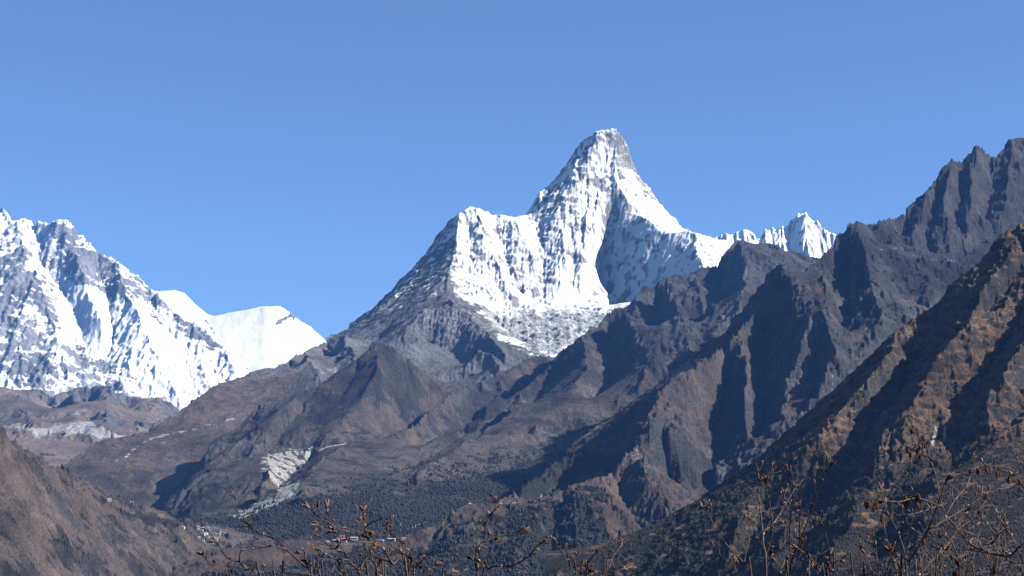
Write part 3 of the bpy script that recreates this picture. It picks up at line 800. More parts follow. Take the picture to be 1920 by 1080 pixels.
brown = patch(L, [(1301, 690), (1360, 640), (1370, 700), (1350, 800), (1345, 865), (1310, 840), (1260, 790), (1222, 775), (1240, 735)], 6, 16, 90, 21) + patch(L, [(1384, 628), (1420, 590), (1428, 680), (1424, 720), (1402, 715)], 5, 10, 60, 22) * .8 + patch(L, [(1130, 905), (1180, 880), (1330, 900), (1300, 1000), (1180, 1080), (1130, 980)], 8, 20, 90, 23)
grass = np.clip(np.maximum(grass, brown * sstep(-.2, .25, n2 * 1.3 + n3 * .8)), 0, 1)
oran = np.clip(np.maximum(oran, brown * .8), 0, 1)
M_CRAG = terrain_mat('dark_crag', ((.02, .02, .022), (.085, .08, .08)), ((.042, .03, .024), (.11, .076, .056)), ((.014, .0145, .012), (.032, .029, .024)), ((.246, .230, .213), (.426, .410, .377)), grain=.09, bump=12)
L.build('crag_ridge', M_CRAG, dict(snow=zeros(L), grass=np.clip(grass * (.5 + .7 * oran) * (1 - scree), 0, 1), scrub=scrub * (1 - scree), pale=np.clip(pale, 0, 1), dark=np.clip(hi * .35 + scree * .5, 0, 1)), smooth=False)
CRAG = L; CRAG_FOREST = forest

# ---- near slope on the right with its shaded gullies
L = Layer(1020, 2150, 1600, 5200, 9, 51)
sk = [(2150, 300, 3900), (2040, 350, 3900), (1960, 392, 3900), (1918, 414, 3900), (1903, 423, 3900), (1888, 430, 3900), (1873, 437, 3900), (1867, 443, 3900), (1860, 457, 3890), (1853, 470, 3890), (1843, 493, 3880), (1828, 503, 3870), (1813, 514, 3870), (1780, 543, 3860), (1760, 560, 3850), (1743, 577, 3850), (1720, 592, 3850), (1693, 611, 3850), (1672, 627, 3850),
      (1653, 641, 3860), (1633, 668, 3880), (1607, 694, 3900), (1590, 721, 3910), (1560, 751, 3920), (1510, 791, 3920), (1473, 828, 3930), (1453, 854, 3930), (1427, 884, 3920), (1386, 917, 3900), (1344, 950, 3900), (1301, 970, 3900), (1280, 987, 3900), (1234, 1014, 3900), (1177, 1051, 3900), (1150, 1066, 3900), (1090, 1105, 3900), (1020, 1150, 3900)]
L.line(*sk, back=(300, 300))
L.line((1020, 1260, 3300), (1200, 1200, 3200), (1400, 1150, 3000), (1600, 1110, 2650), (1920, 1095, 1950), (2150, 1060, 1680))
L.level(1612, -140); L.level(5180, -300)
L.solve()
d1 = 32
L.spur((10, d1, d1, d1, 22, 10), (1700, 610), (1680, 640), (1672, 660), (1650, 690), (1615, 735), (1570, 780), (1520, 830), (1470, 870), (1420, 905))
L.spur((-10, -d1, -d1, -d1, -d1), (1770, 575), (1735, 625), (1715, 665), (1690, 720), (1650, 775), (1610, 850), (1590, 890), (1545, 945), (1500, 990))
L.spur((15, d1, d1, 26, 12), (1880, 470), (1850, 530), (1830, 570), (1795, 640), (1750, 690), (1720, 740), (1680, 790), (1660, 830), (1640, 870))
L.spur((-20, -30, -30), (1925, 560), (1885, 640), (1855, 690), (1830, 740), (1800, 790), (1790, 850), (1780, 900))
L.spur((25, 30, 20), (1960, 560), (1925, 640), (1890, 680), (1870, 730), (1850, 770)); L.spur((-20, -20), (1960, 680), (1920, 740), (1900, 800))
L.spur((14, 20, 14), (1905, 450), (1870, 510), (1830, 545), (1790, 580)); L.spur((-16, -22, -12), (1918, 500), (1880, 560), (1830, 610), (1790, 650))
L.spur((12, 18, 10), (1420, 905), (1390, 960), (1370, 1020), (1350, 1070)); L.spur((-12, -18), (1440, 940), (1415, 1000), (1390, 1070)); L.spur((10, 16), (1490, 960), (1470, 1010), (1450, 1070)); L.spur(-14, (1530, 980), (1500, 1060))
L.spur(14, (1620, 920), (1590, 980), (1560, 1060)); L.spur(-14, (1700, 880), (1660, 960), (1640, 1060)); L.spur(12, (1760, 880), (1740, 960), (1720, 1060))
L.solve()
L.grid([(1612, 5), (2800, 4.2), (4000, 3.6), (4250, 5), (5180, 20)], 1.6).base(((120, 8), (35, 3)))
L.erode(200, 8, 1, (.25, .8)).erode(95, 6.5, 2, (.25, .8)).erode(46, 3.6, 3, (.3, .9)).erode(24, 1.9, 4, (.3, .9), .3)
L.rough(90, 10, 6, 'ridged', (.45, 1.)).rough(32, 6, 7, 'ridged', (.35, .9)).rough(14, 3.2, 9, 'ridged', (.3, .9)).rough(7, 1.2, 8).ledges(22, .4, 1, (.6, 1.1)).finish()
nn = L.noise(110, 1, 5); n2 = L.noise(26, 2, 5); n3 = L.noise(9, 3, 3)
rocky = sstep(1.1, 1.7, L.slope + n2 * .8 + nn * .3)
low = sstep(260, 40, L.h + nn * 120 + n2 * 60) * .95  # real bush cover, thickened low down so its dark colour deepens the shade
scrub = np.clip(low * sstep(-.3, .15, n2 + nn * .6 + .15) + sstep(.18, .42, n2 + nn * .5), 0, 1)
pale = np.clip(.6 * patch(L, [(1745, 835), (1752, 800), (1758, 800), (1752, 838)], 2, 3, 20) + .6 * patch(L, [(1768, 796), (1776, 796), (1772, 830), (1768, 830)], 2, 3, 20, 2)
               + .3 * patch(L, [(1560, 890), (1580, 880), (1570, 930), (1555, 940)], 4, 6, 20, 3) + .2 * patch(L, [(1680, 830), (1770, 840), (1770, 900), (1690, 910)], 6, 24, 20, 4), 0, 1)
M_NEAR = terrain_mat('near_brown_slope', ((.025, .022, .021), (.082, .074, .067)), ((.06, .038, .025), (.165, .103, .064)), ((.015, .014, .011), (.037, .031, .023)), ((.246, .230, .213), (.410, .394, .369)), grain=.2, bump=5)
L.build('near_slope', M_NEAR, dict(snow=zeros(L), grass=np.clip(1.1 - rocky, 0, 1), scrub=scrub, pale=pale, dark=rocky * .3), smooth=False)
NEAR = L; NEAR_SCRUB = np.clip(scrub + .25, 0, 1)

# ---- near slope on the left
L = Layer(-190, 520, 3300, 7800, 11, 61)
L.line((-190, 690, 4300), (-80, 765, 4400), (0, 810, 4500), (33, 834, 4650), (60, 848, 4760), (83, 861, 4850), (110, 876, 5000), (133, 890, 5150), (160, 907, 5350), (187, 923, 5600), (207, 934, 5800), (240, 942, 5900), (267, 948, 5950), (300, 958, 6050), (327, 969, 6150), (353, 979, 6300), (400, 985, 6700), (425, 1000, 6800), (520, 1060, 6900), back=(350, 260))
L.line((520, 1090, 6300), (430, 1003, 6500), (405, 1020, 6250), (380, 1036, 5950), (350, 1054, 5600), (320, 1074, 5350), (270, 1110, 5050), (150, 1180, 4500), (-190, 1240, 3700))
L.line((330, 972, 6200), (340, 985, 6100), (350, 1000, 5900))
L.level(3320, -420); L.level(7780, -250)
L.solve()
L.spur(18, (210, 935), (235, 950), (300, 975), (370, 990)); L.spur(-12, (225, 960), (270, 965), (320, 985))
L.spur(30, (33, 836), (60, 890), (100, 950), (150, 1040)); L.spur(-25, (70, 860), (115, 920), (160, 980), (220, 1060)); L.spur(25, (133, 892), (180, 950), (240, 1020), (290, 1070)); L.spur(-22, (0, 850), (20, 930), (50, 1020)); L.spur(20, (165, 912), (220, 970), (280, 1020), (330, 1050))
L.solve()
L.grid([(3320, 6), (5600, 6), (6600, 8), (7780, 12)], 1.7).base(((120, 9), (40, 4)))
L.erode(240, 10, 1, (.2, .7)).erode(110, 8, 2, (.2, .7)).erode(55, 4.5, 3, (.25, .8)).erode(28, 2.4, 4, (.25, .8), .3)
cr = sstep(-.05, .3, L.noise(130, 30, 4))
qy = L.YY + L.h
L.h = L.h + 46 * cr * (ridged(L.X / 90, qy / 90, 612, 5, .6) - .35) + 14 * cr * (ridged(L.X / 30, qy / 30, 613, 4, .6) - .4) + 4 * (ridged(L.X / 14, qy / 14, 614, 3, .6) - .4)
L.rough(120, 14, 6, 'ridged', (.4, .9)).rough(40, 6, 7, 'ridged', (.3, .8)).rough(16, 2.4, 8).ledges(26, .45, 1, (.5, .9)).finish()
nn = L.noise(150, 1, 5); n2 = L.noise(36, 2, 5)
rocky = np.clip(sstep(.7, 1.05, L.slope + n2 * .5) * (.35 + .65 * cr), 0, 1)
scrub = np.clip(sstep(.12, .38, n2 + nn * .4) * .75 + .8 * patch(L, [(220, 955), (290, 965), (350, 985), (330, 990), (240, 970)], 3, 6, 60, 1), 0, 1)
pale = np.clip(.4 * streak(L, [(78, 989), (118, 986)], 1, 1, 2) + .3 * streak(L, [(20, 975), (60, 975)], 2, 2, 4) + .35 * streak(L, [(140, 918), (160, 910)], 1, 1, 1) + .2 * patch(L, [(128, 960), (140, 955), (140, 980), (130, 980)], 3, 5, 30)
               + .3 * streak(L, [(215, 938), (250, 945), (290, 955)], 1.2, 1, 2) + .3 * streak(L, [(280, 985), (310, 990), (345, 982)], 1, 1, 2) + .25 * streak(L, [(325, 985), (340, 1010), (345, 1035)], 2, 2, 5)
               + .55 * patch(L, [(366, 983), (400, 986), (430, 994), (424, 1004), (405, 1014), (392, 1012), (378, 1000)], 3, 3, 30, 5) * sstep(-.15, .2, np.sin(L.v * 2.6 + 2 * n2) * .5 + n2), 0, 1)
M_LEFT = terrain_mat('left_brown_slope', ((.029, .027, .028), (.082, .077, .074)), ((.036, .029, .026), (.12, .092, .078)), ((.014, .0135, .012), (.041, .035, .028)), ((.246, .230, .205), (.410, .385, .353)), grain=.14, bump=7)
L.build('left_slope', M_LEFT, dict(snow=zeros(L), grass=np.clip(1.1 - rocky, 0, 1), scrub=scrub, pale=pale, dark=rocky * .3), smooth=False)
LEFT = L; LEFT_SCRUB = np.clip(scrub + .12 + .1 * n2, 0, 1)

# ---- valley floor and the hillside the camera stands on
xs = np.linspace(-15000, 15000, 61); ys = np.linspace(-1500, 40000, 84)
gx, gy = np.meshgrid(xs, ys)
gz = -470 + 25 * fbm(gx / 3000, gy / 3000, 5, 3)
idx = np.arange(gx.size).reshape(gx.shape)
q = np.stack([idx[:-1, :-1], idx[:-1, 1:], idx[1:, 1:], idx[1:, :-1]], -1).reshape(-1, 4)
m, nt, bs = nt_new('valley_ground')
tc = nt.nodes.new('ShaderNodeTexCoord').outputs['Object']
nt.links.new(n_ramp(nt, n_noise(nt, tc, .004, 6), [(.35, (.05, .036, .026)), (.65, (.1, .07, .048))]), bs.inputs['Base Color'])
ground = mesh_np('ground', np.stack([gx, gy, gz], -1).reshape(-1, 3), q, m, True)
ground['kind'] = 'structure'


def near_h(x, y):
    d = np.maximum(y, 0)
    h = -1.55 - .14 * np.minimum(d, 9) - .42 * np.maximum(d - 9, 0) + .22 * np.clip(-y, 0, 60)
    h = h + .12 * fbm(x / 2.2, y / 2.2, 3, 3) * 1.5 + 1.2 * fbm(x / 40, y / 40, 4, 3) * np.clip(np.hypot(x, y) / 30, 0, 1)
    return np.maximum(h, -480)


t = np.linspace(-1, 1, 141)
xs = np.sign(t) * (np.abs(t) * 14 + np.abs(t) ** 4 * 700)
t2 = np.linspace(0, 1, 150)
ys = np.concatenate([np.linspace(-60, -1, 24), t2 * 22 + t2 ** 4 * 1150])
gx, gy = np.meshgrid(xs, ys)
gz = near_h(gx, gy)
idx = np.arange(gx.size).reshape(gx.shape)
q = np.stack([idx[:-1, :-1], idx[:-1, 1:], idx[1:, 1:], idx[1:, :-1]], -1).reshape(-1, 4)
m, nt, bs = nt_new('dry_turf')
tc = nt.nodes.new('ShaderNodeTexCoord').outputs['Object']
nt.links.new(n_ramp(nt, n_noise(nt, tc, 1.5, 8), [(.35, (.06, .042, .025)), (.65, (.16, .11, .065))]), bs.inputs['Base Color'])
hillside = mesh_np('hillside', np.stack([gx, gy, gz], -1).reshape(-1, 3), q, m, True)
hillside['kind'] = 'structure'

# ================================================================= WOODS AND SCRUB ON THE SLOPES
def scatter(Ls, mask, area, thr, rng, u_rng=(-60, 1990), v_rng=(0, 1140), Ymax=1e9):
    """points on a mountain where the ground cover says so, one per `area` square metres"""
    ok = (mask > thr) & (Ls.u > u_rng[0]) & (Ls.u < u_rng[1]) & (Ls.v > v_rng[0]) & (Ls.v < v_rng[1]) & (Ls.YY < Ymax)
    cell = np.gradient(Ls.ya)[:, None] * (Ls.sa[1] - Ls.sa[0]) * Ls.YY
    i, j = np.nonzero(ok & (rng.random(mask.shape) < cell / area * np.clip(mask, 0, 1)))
    dy = (rng.random(len(i)) - .5) * np.gradient(Ls.ya)[i]
    dx = (rng.random(len(i)) - .5) * (Ls.sa[1] - Ls.sa[0]) * Ls.ya[i]
    z = Ls.h[i, j] + Ls.hx[i, j] * dx + Ls.hy[i, j] * dy
    return np.stack([Ls.X[i, j] + dx, Ls.YY[i, j] + dy, z], -1)


def grow(name, label, pts, h0, h1, fat, rings, mat, rng, sides=6):
    n = len(pts)
    H = h0 + (h1 - h0) * rng.random(n) ** 2
    ph = rng.random(n) * 6.28
    vs = []
    for (t, r) in rings:
        a = ph[:, None] + np.arange(sides)[None] * (2 * np.pi / sides)
        rr = (H * fat * (.75 + .5 * rng.random(n)))[:, None] * r * (.7 + .6 * rng.random((n, sides)))
        zz = H[:, None] * (t + .12 * (rng.random((n, sides)) - .5) * (t > .05))
        vs.append(np.stack([np.cos(a) * rr, np.sin(a) * rr, zz], -1))
    lean = (rng.random((n, 2)) - .5) * .1
    k = len(rings)
    V = np.stack(vs, 1)                                # n, k, sides, 3
    top = np.zeros((n, 1, 1, 3)); top[:, 0, 0, 2] = H
    V = np.concatenate([V.reshape(n, k * sides, 3), top.reshape(n, 1, 3)], 1)
    V[..., 0] += V[..., 2] * lean[:, None, 0]; V[..., 1] += V[..., 2] * lean[:, None, 1]
    V[..., 2] -= .5
    V = V + pts[:, None, :]
    nv = k * sides + 1
    f = []
    for r in range(k - 1):
        for s in range(sides):
            a, b = r * sides + s, r * sides + (s + 1) % sides
            f += [(a, b, b + sides), (a, b + sides, a + sides)]
    for s in range(sides):
        f.append(((k - 1) * sides + s, (k - 1) * sides + (s + 1) % sides, k * sides))
    Fc = (np.array(f)[None] + (np.arange(n) * nv)[:, None, None]).reshape(-1, 3)
    o = mesh_np(name, V.reshape(-1, 3), Fc, mat)
    at = o.data.attributes.new('tint', 'FLOAT', 'POINT')
    tt = np.clip(.5 * rng.random(n) + .28 + .75 * fbm(pts[:, 0] / 130, pts[:, 1] / 130, 77, 4), 0, 1)
    at.data.foreach_set('value', np.repeat(tt, nv).astype(np.float32))
    o['kind'] = 'stuff'; o['label'] = label
    print('%-18s %8d plants %.1fs' % (name, n, time.time() - T0))
    return o


def plant_mat(name, stops):
    m, nt, bs = nt_new(name)
    a = nt.nodes.new('ShaderNodeAttribute'); a.attribute_name = 'tint'
    tc = nt.nodes.new('ShaderNodeTexCoord').outputs['Object']
    n = n_noise(nt, tc, .35, 3)
    f = n_math(nt, 'ADD', n_math(nt, 'MULTIPLY', a.outputs['Fac'], .75), n_math(nt, 'MULTIPLY', n, .25))
    nt.links.new(n_ramp(nt, f, stops), bs.inputs['Base Color'])
    return m


rng = np.random.default_rng(7)
M_WOOD = plant_mat('dark_conifers', [(.1, (.013, .015, .012)), (.42, (.025, .027, .019)), (.68, (.042, .039, .028)), (.95, (.078, .06, .046))])
M_BIRCH = plant_mat('leafless_birches', [(.1, (.024, .021, .018)), (.5, (.04, .034, .03)), (.9, (.062, .052, .046))])
M_BUSH = plant_mat('dry_bushes', [(.1, (.02, .018, .012)), (.5, (.045, .035, .022)), (.9, (.1, .07, .045))])
CROWN = [(0, .45), (.25, .95), (.6, 1.), (.88, .5)]
CONE = [(0, .35), (.2, 1.), (.5, .75), (.8, .35)]
BUSH = [(0, .7), (.35, 1.), (.75, .65)]
grow('monastery_woods', 'dark wood covering the flank below the monastery ridge', scatter(CRAG, CRAG_FOREST, 75, .45, rng, (160, 1260), (880, 1140), 6400), 4, 14, .3, CONE, M_WOOD, rng)
grow('valley_woods', 'dark wood on the gentle slopes behind the monastery ridge', scatter(MID, np.where(MID.YY < 8300, MID_FOREST * sstep(-.45, -.05, fbm(MID.X / 160, MID.YY / 160, 55, 4)), 0), 105, .12, rng, (280, 1240), (850, 1110)), 4, 14, .36, CONE, M_WOOD, rng)
grow('birch_woods', 'greyish leafless woods mixed into the dark conifers', np.concatenate([scatter(CRAG, CRAG_FOREST, 170, .4, rng, (160, 1260), (880, 1140), 6400), scatter(MID, np.where(MID.YY < 8300, MID_FOREST, 0), 520, .4, rng, (280, 1240), (850, 1110))]), 4, 9, .55, CROWN, M_BIRCH, rng)
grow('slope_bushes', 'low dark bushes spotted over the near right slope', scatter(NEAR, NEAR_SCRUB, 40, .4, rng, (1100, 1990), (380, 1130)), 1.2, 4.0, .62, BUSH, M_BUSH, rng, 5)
grow('scattered_bushes', 'low bushes spotted over the left hillside', scatter(LEFT, LEFT_SCRUB, 40, .35, rng, (-60, 460), (800, 1130)), 1.2, 4.0, .6, BUSH, M_BUSH, rng, 5)


# ================================================================= HOUSES
def thing(name, label, cat, loc=(0, 0, 0), rz=0, group=None):
    o = bpy.data.objects.new(name, None)
    C.objects.link(o)
    o.location = loc; o.rotation_euler = (0, 0, rz)
    o.empty_display_size = .2
    o['label'] = label; o['category'] = cat
    if group:
        o['group'] = group
    return o


def plain(name, c0, c1, scale=.6, rough=.8):
    m, nt, bs = nt_new(name)
    tc = nt.nodes.new('ShaderNodeTexCoord').outputs['Object']
    nt.links.new(n_ramp(nt, n_noise(nt, tc, scale, 5), [(.3, c0), (.7, c1)]), bs.inputs['Base Color'])
    bs.inputs['Roughness'].default_value = rough
    return m


class MB:
    def __init__(self):
        self.v = []; self.f = []

    def box(self, x0, x1, y0, y1, z0, z1):
        b = len(self.v)
        self.v += [(x, y, z) for z in (z0, z1) for y in (y0, y1) for x in (x0, x1)]
        self.f += [tuple(b + i for i in q) for q in ((0, 2, 3, 1), (4, 5, 7, 6), (0, 1, 5, 4), (2, 6, 7, 3), (0, 4, 6, 2), (1, 3, 7, 5))]
        return self

    def gable_wall(self, x, y0, y1, z0, z1):
        """triangle gable wall as a thin prism"""
        b = len(self.v)
        for xx in (x - .15, x + .15):
            self.v += [(xx, y0, z0), (xx, y1, z0), (xx, (y0 + y1) / 2, z1)]
        self.f += [(b, b + 2, b + 1), (b + 3, b + 4, b + 5), (b, b + 1, b + 4, b + 3), (b + 1, b + 2, b + 5, b + 4), (b + 2, b, b + 3, b + 5)]
        return self

    def roof(self, x0, x1, y0, y1, z, rise, th=.25):
        """two sloping slabs meeting at a ridge along x"""
        ym = (y0 + y1) / 2
        for ya in (y0, y1):
            b = len(self.v)
            for xx in (x0, x1):
                self.v += [(xx, ya, z), (xx, ym, z + rise), (xx, ym, z + rise - th), (xx, ya, z - th)]
            self.f += [(b, b + 1, b + 2, b + 3), (b + 7, b + 6, b + 5, b + 4), (b, b + 4, b + 5, b + 1), (b + 1, b + 5, b + 6, b + 2), (b + 2, b + 6, b + 7, b + 3), (b + 3, b + 7, b + 4, b)]
        return self

    def build(self, name, mat, parent=None):
        me = bpy.data.meshes.new(name)
        me.from_pydata(self.v, [], self.f)
        me.materials.append(mat)
        o = bpy.data.objects.new(name, me)
        C.objects.link(o)
        o.parent = parent
        return o


W_WHITE = plain('limewashed_stone', (.34, .33, .31), (.46, .45, .43))
W_STONE = plain('grey_stone_wall', (.2, .19, .175), (.33, .31, .29))
R_WHITE = plain('pale_metal_roof', (.36, .37, .39), (.5, .51, .52), .3, .45)
R_GREY = plain('grey_metal_roof', (.3, .32, .34), (.42, .44, .46), .3, .5)
R_BLUE = plain('blue_metal_roof', (.16, .25, .36), (.22, .33, .45), .3, .5)
R_PINK = plain('faded_red_roof', (.42, .16, .17), (.55, .24, .25), .3, .6)
DARK = plain('dark_window', (.02, .02, .022), (.035, .035, .04))
GOLD = plain('gilded_finial', (.55, .38, .1), (.65, .45, .14), 1, .35)
CLOTH = plain('white_prayer_cloth', (.7, .7, .68), (.82, .82, .8))
POLE = plain('weathered_pole', (.16, .13, .1), (.24, .2, .16))


def house(root, w, d, h, rise, wall, roof, nwin):
    m = MB().box(-w / 2, w / 2, -d / 2, d / 2, -3.0, h)
    m.gable_wall(-w / 2 + .16, -d / 2, d / 2, h, h + rise * .93).gable_wall(w / 2 - .16, -d / 2, d / 2, h, h + rise * .93)
    m.build('wall', wall, root)
    MB().roof(-w / 2 - .6, w / 2 + .6, -d / 2 - .7, d / 2 + .7, h - .05, rise + .25).build('roof', roof, root)
    for k in range(nwin):
        x = -w / 2 + w * (k + .5) / nwin
        MB().box(x - .6, x + .6, -d / 2 - .06, -d / 2 + .1, h * .35, h * .8).build('window', DARK, root)


def on(Ls, u, v):
    for L_ in Ls:
        x, y, z, ok = fine_hit(L_, u, v)
        if ok:
            return x, y, z
    return None


def fine_hit(Ls, u, v):
    """the point of the finished mountain nearest the camera along (u, v)"""
    j = int(round(((u - 960) / FP / .985 - Ls.s0) / (Ls.s1 - Ls.s0) * (len(Ls.sa) - 1)))
    best = None
    for jj in range(max(0, j - 8), min(len(Ls.sa), j + 9)):
        du = np.abs(Ls.u[:, jj] - u); dv = np.abs(Ls.v[:, jj] - v)
        i = np.nonzero((du < 2.6) & (dv < 4.5))[0]
        if len(i):
            c = i[np.argmin(Ls.YY[i, jj])]
            if best is None or Ls.YY[c, jj] < best[1]:
                best = (Ls.X[c, jj], Ls.YY[c, jj], Ls.h[c, jj])
    return (*best, True) if best else (0, 0, 0, False)


VILLAGE = [  # u, v, width, wall, roof, label
    (383, 990, 14, 0, 0, 'long white-roofed village house at the upper edge of the stone-walled fields'),
    (391.5, 988.5, 15, 0, 0, 'white-roofed house at the far right end of the upper village row'),
    (381, 994, 9, 0, 0, 'small white house just below the long white-roofed house'),
    (374, 994, 8, 0, 1, 'small grey-roofed house at the left of the upper village row'),
    (373, 988.5, 11, 1, 1, 'stone house with grey roof, highest on the left of the village'),
    (388.5, 998, 10, 0, 2, 'house with pale blue roof in the middle of the village fields'),
    (384, 1001, 10, 0, 1, 'grey-roofed house beside the stream bank in mid village'),
    (387.5, 1004, 8, 0, 0, 'little white house below the pale blue roof'),
    (400, 1007, 13, 0, 0, 'white-roofed house on the lower row of the village'),
    (407, 1009, 12, 0, 0, 'white-roofed house at the right end of the lower village row'),
    (401, 1014, 7, 0, 1, 'lowest small house of the village, near the dark wood'),
    (384, 1014, 7, 0, 0, 'lone small house at the lower left of the village'),
    (374.5, 1007, 9, 1, 0, 'stone house left of the village below the bank'),
    (412, 1000, 10, 1, 1, 'grey stone house at the right among walled fields'),
    (395, 993, 9, 1, 2, 'stone house with blue roof behind the walled fields'),
    (345, 986, 12, 0, 0, 'single white house on the slope left of the village'),
    (326, 1007, 9, 0, 1, 'single pale house on the spur lower left of the village'),
    (207, 938.5, 12, 0, 0, 'white house at the left end of the terrace on the hillside'),
    (230, 941.5, 9, 1, 1, 'grey house in the middle of the hillside terrace'),
    (242, 944, 10, 0, 0, 'white house right of the grey one on the hillside terrace'),
    (250, 945.5, 10, 0, 0, 'white house at the right end of the hillside terrace'),
]
rnd = random.Random(3)
for u, v, w, wl, rf, lab in VILLAGE:
    p = on((LEFT, MID, CRAG), u, v)
    if p is None:
        p = tuple(float(c) for c in P(u, v, 5850.0))
    t = thing('village_house', lab, 'house', p, rnd.uniform(-.5, .5), 'houses of the valley village')
    house(t, w, 7.5, 4.2 if w > 9 else 3.4, 1.6, (W_WHITE, W_STONE)[wl], (R_WHITE, R_GREY, R_BLUE)[rf], max(2, int(w / 3)))

# monastery and lodges on the ridge
MON = [(632, 1012, 22, 10, 5, 1, 1, 'long grey-roofed lodge in front of the monastery'),
       (617.5, 1013.5, 7, 6, 3, 0, 0, 'small white hut left of the monastery on the ridge'),
       (664, 1011.5, 21, 10, 5.5, 0, 0, 'white lodge with pale roof just right of the monastery'),
       (736, 1010.5, 24, 11, 7, 0, 0, 'big pale lodge on the ridge behind the leafy twigs'),
       (718, 1012, 12, 8, 4, 0, 1, 'low grey-roofed house left of the big pale lodge'),
       (758, 1007, 12, 8, 4, 0, 2, 'house with blue roof at the right end of the monastery settlement')]
for u, v, w, d, h, wl, rf, lab in MON:
    p = on((CRAG,), u, v)
    if p is None:
        p = tuple(float(c) for c in P(u, v, 5420.0))
    t = thing('ridge_lodge', lab, 'house', p, rnd.uniform(-.3, .2), 'lodges beside the monastery')
    house(t, w, d, h, 2.0, (W_WHITE, W_STONE)[wl], (R_WHITE, R_GREY, R_BLUE)[rf], int(w / 3))
p = on((CRAG,), 643, 1012) or tuple(float(c) for c in P(643, 1012, 5430.0))
t = thing('monastery', 'monastery with faded red roofs on the wooded ridge', 'monastery', (p[0], p[1] + 10, p[2] + 1.5), -.15)
MB().box(-13, 13, -9, 9, -5, 7.5).build('lower_storey', W_WHITE, t)
MB().roof(-14.5, 14.5, -10.5, 10.5, 7.4, 5.0, .4).build('roof', R_PINK, t)
MB().box(-6, 6, -4.5, 4.5, 9.2, 14).build('upper_storey', R_PINK, t)
up = MB().roof(-7.5, 7.5, -6, 6, 14, 2.6, .35).build('roof', R_PINK, t)
MB().box(-.5, .5, -.5, .5, 16.0, 18.2).build('finial', GOLD, up)
for k in range(7):
    MB().box(-11.6 + k * 3.6, -10.2 + k * 3.6, -9.07, -8.9, 2.2, 5.4).build('window', DARK, t)

# line of prayer-flag poles climbing the ridge
fl = [(767, 990), (772, 988.5), (776, 987), (780, 985.5), (784, 984), (788, 982.5), (793, 981), (798, 979), (802, 977.5)]
first = None
for k, (u, v) in enumerate(fl):
    p = on((MID, CRAG), u, v) or tuple(float(c) for c in P(u, v, 5520.0))
    if first is None:
        first = thing('prayer_flag_pole', 'tall white prayer flag pole in the row climbing the ridge above the lodges', 'flag pole', p, 0, 'prayer flag poles on the ridge')
        MB().box(-.14, .14, -.14, .14, -1, 8.6).build('pole', POLE, first)
        MB().box(.15, 1.35, -.03, .03, 1.2, 8.3).build('flag', CLOTH, first)
    else:
        r = first.copy(); C.objects.link(r); r.location = p; r.rotation_euler = (0, 0, rnd.uniform(-.5, .5))
        for ch in first.children:
            c = ch.copy(); C.objects.link(c); c.parent = r

# ================================================================= BARE SHRUBS IN FRONT OF THE CAMERA
BARK = plain('twig_bark', (.035, .022, .017), (.135, .095, .075), 60, .7)
CATK = plain('young_catkin', (.13, .06, .042), (.27, .15, .11), 220, .8)
CONEM = plain('dry_cone', (.07, .022, .014), (.2, .07, .04), 180, .75)
LEAFM = plain('withered_leaf', (.06, .022, .014), (.2, .085, .045), 120, .7)
BUDM = plain('pale_bud', (.3, .24, .19), (.5, .42, .36), 200, .6)


def tube(pts, rad, sides=6):
    """smooth tapering tube through points; a node swelling here and there"""
    pts = [Vector(p) for p in pts]
    n = len(pts)
    fine = []; rr = []
    for i in range(n - 1):
        p0, p1, p2, p3 = pts[max(i - 1, 0)], pts[i], pts[i + 1], pts[min(i + 2, n - 1)]
        m = max(2, int((p2 - p1).length / .012))
        for k in range(m):
            t = k / m
            fine.append(.5 * ((2 * p1) + (p2 - p0) * t + (2 * p0 - 5 * p1 + 4 * p2 - p3) * t * t + (3 * p1 - p0 - 3 * p2 + p3) * t ** 3))
            rr.append(rad[i] * (1 - t) + rad[i + 1] * t)
    fine.append(pts[-1]); rr.append(rad[-1])
    V = []; Fc = []
    N = len(fine)
    for i in range(N):
        d = (fine[min(i + 1, N - 1)] - fine[max(i - 1, 0)]).normalized()
        a = d.cross(Vector((0, 1, .13))).normalized(); b = d.cross(a)
        jit = 1 + .16 * math.sin(i * 1.9) + (.35 if i % 5 == 0 else 0)
        for s in range(sides):
            w = 2 * math.pi * s / sides
            V.append(fine[i] + (a * math.cos(w) + b * math.sin(w)) * rr[i] * jit)
    for i in range(N - 1):
        for s in range(sides):
            q = i * sides; s2 = (s + 1) % sides
            Fc.append((q + s, q + s2, q + sides + s2, q + sides + s))
    Fc.append(tuple(range(sides))[::-1]); Fc.append(tuple((N - 1) * sides + s for s in range(sides)))
    return V, Fc


def mesh_py(name, V, Fc, mat, parent, smooth=True):
    me = bpy.data.meshes.new(name)
    me.from_pydata([tuple(v) for v in V], [], Fc)
    me.materials.append(mat)
    if smooth:
        me.polygons.foreach_set('use_smooth', [True] * len(me.polygons))
    o = bpy.data.objects.new(name, me)
    C.objects.link(o)
    o.parent = parent
    return o


def spindle(base, d, length, r, bumps, sides=7):
    """catkin / cone body: stacked scaly rings"""
    d = d.normalized(); a = d.orthogonal().normalized(); b = d.cross(a)
    V = []; Fc = []
    N = 9
    for i in range(N):
        t = i / (N - 1)
        rr = r * (math.sin(math.pi * (.1 + .85 * t)) ** .6) * (1 + bumps * (1 if i % 2 else -1))
        for s in range(sides):
            w = 2 * math.pi * (s + .5 * (i % 2)) / sides
            V.append(base + d * (length * t) + (a * math.cos(w) + b * math.sin(w)) * rr)
    for i in range(N - 1):
        for s in range(sides):
            q = i * sides; s2 = (s + 1) % sides
            Fc.append((q + s, q + s2, q + sides + s2, q + sides + s))
    Fc.append(tuple(range(sides))[::-1]); Fc.append(tuple((N - 1) * sides + s for s in range(sides)))
    return V, Fc


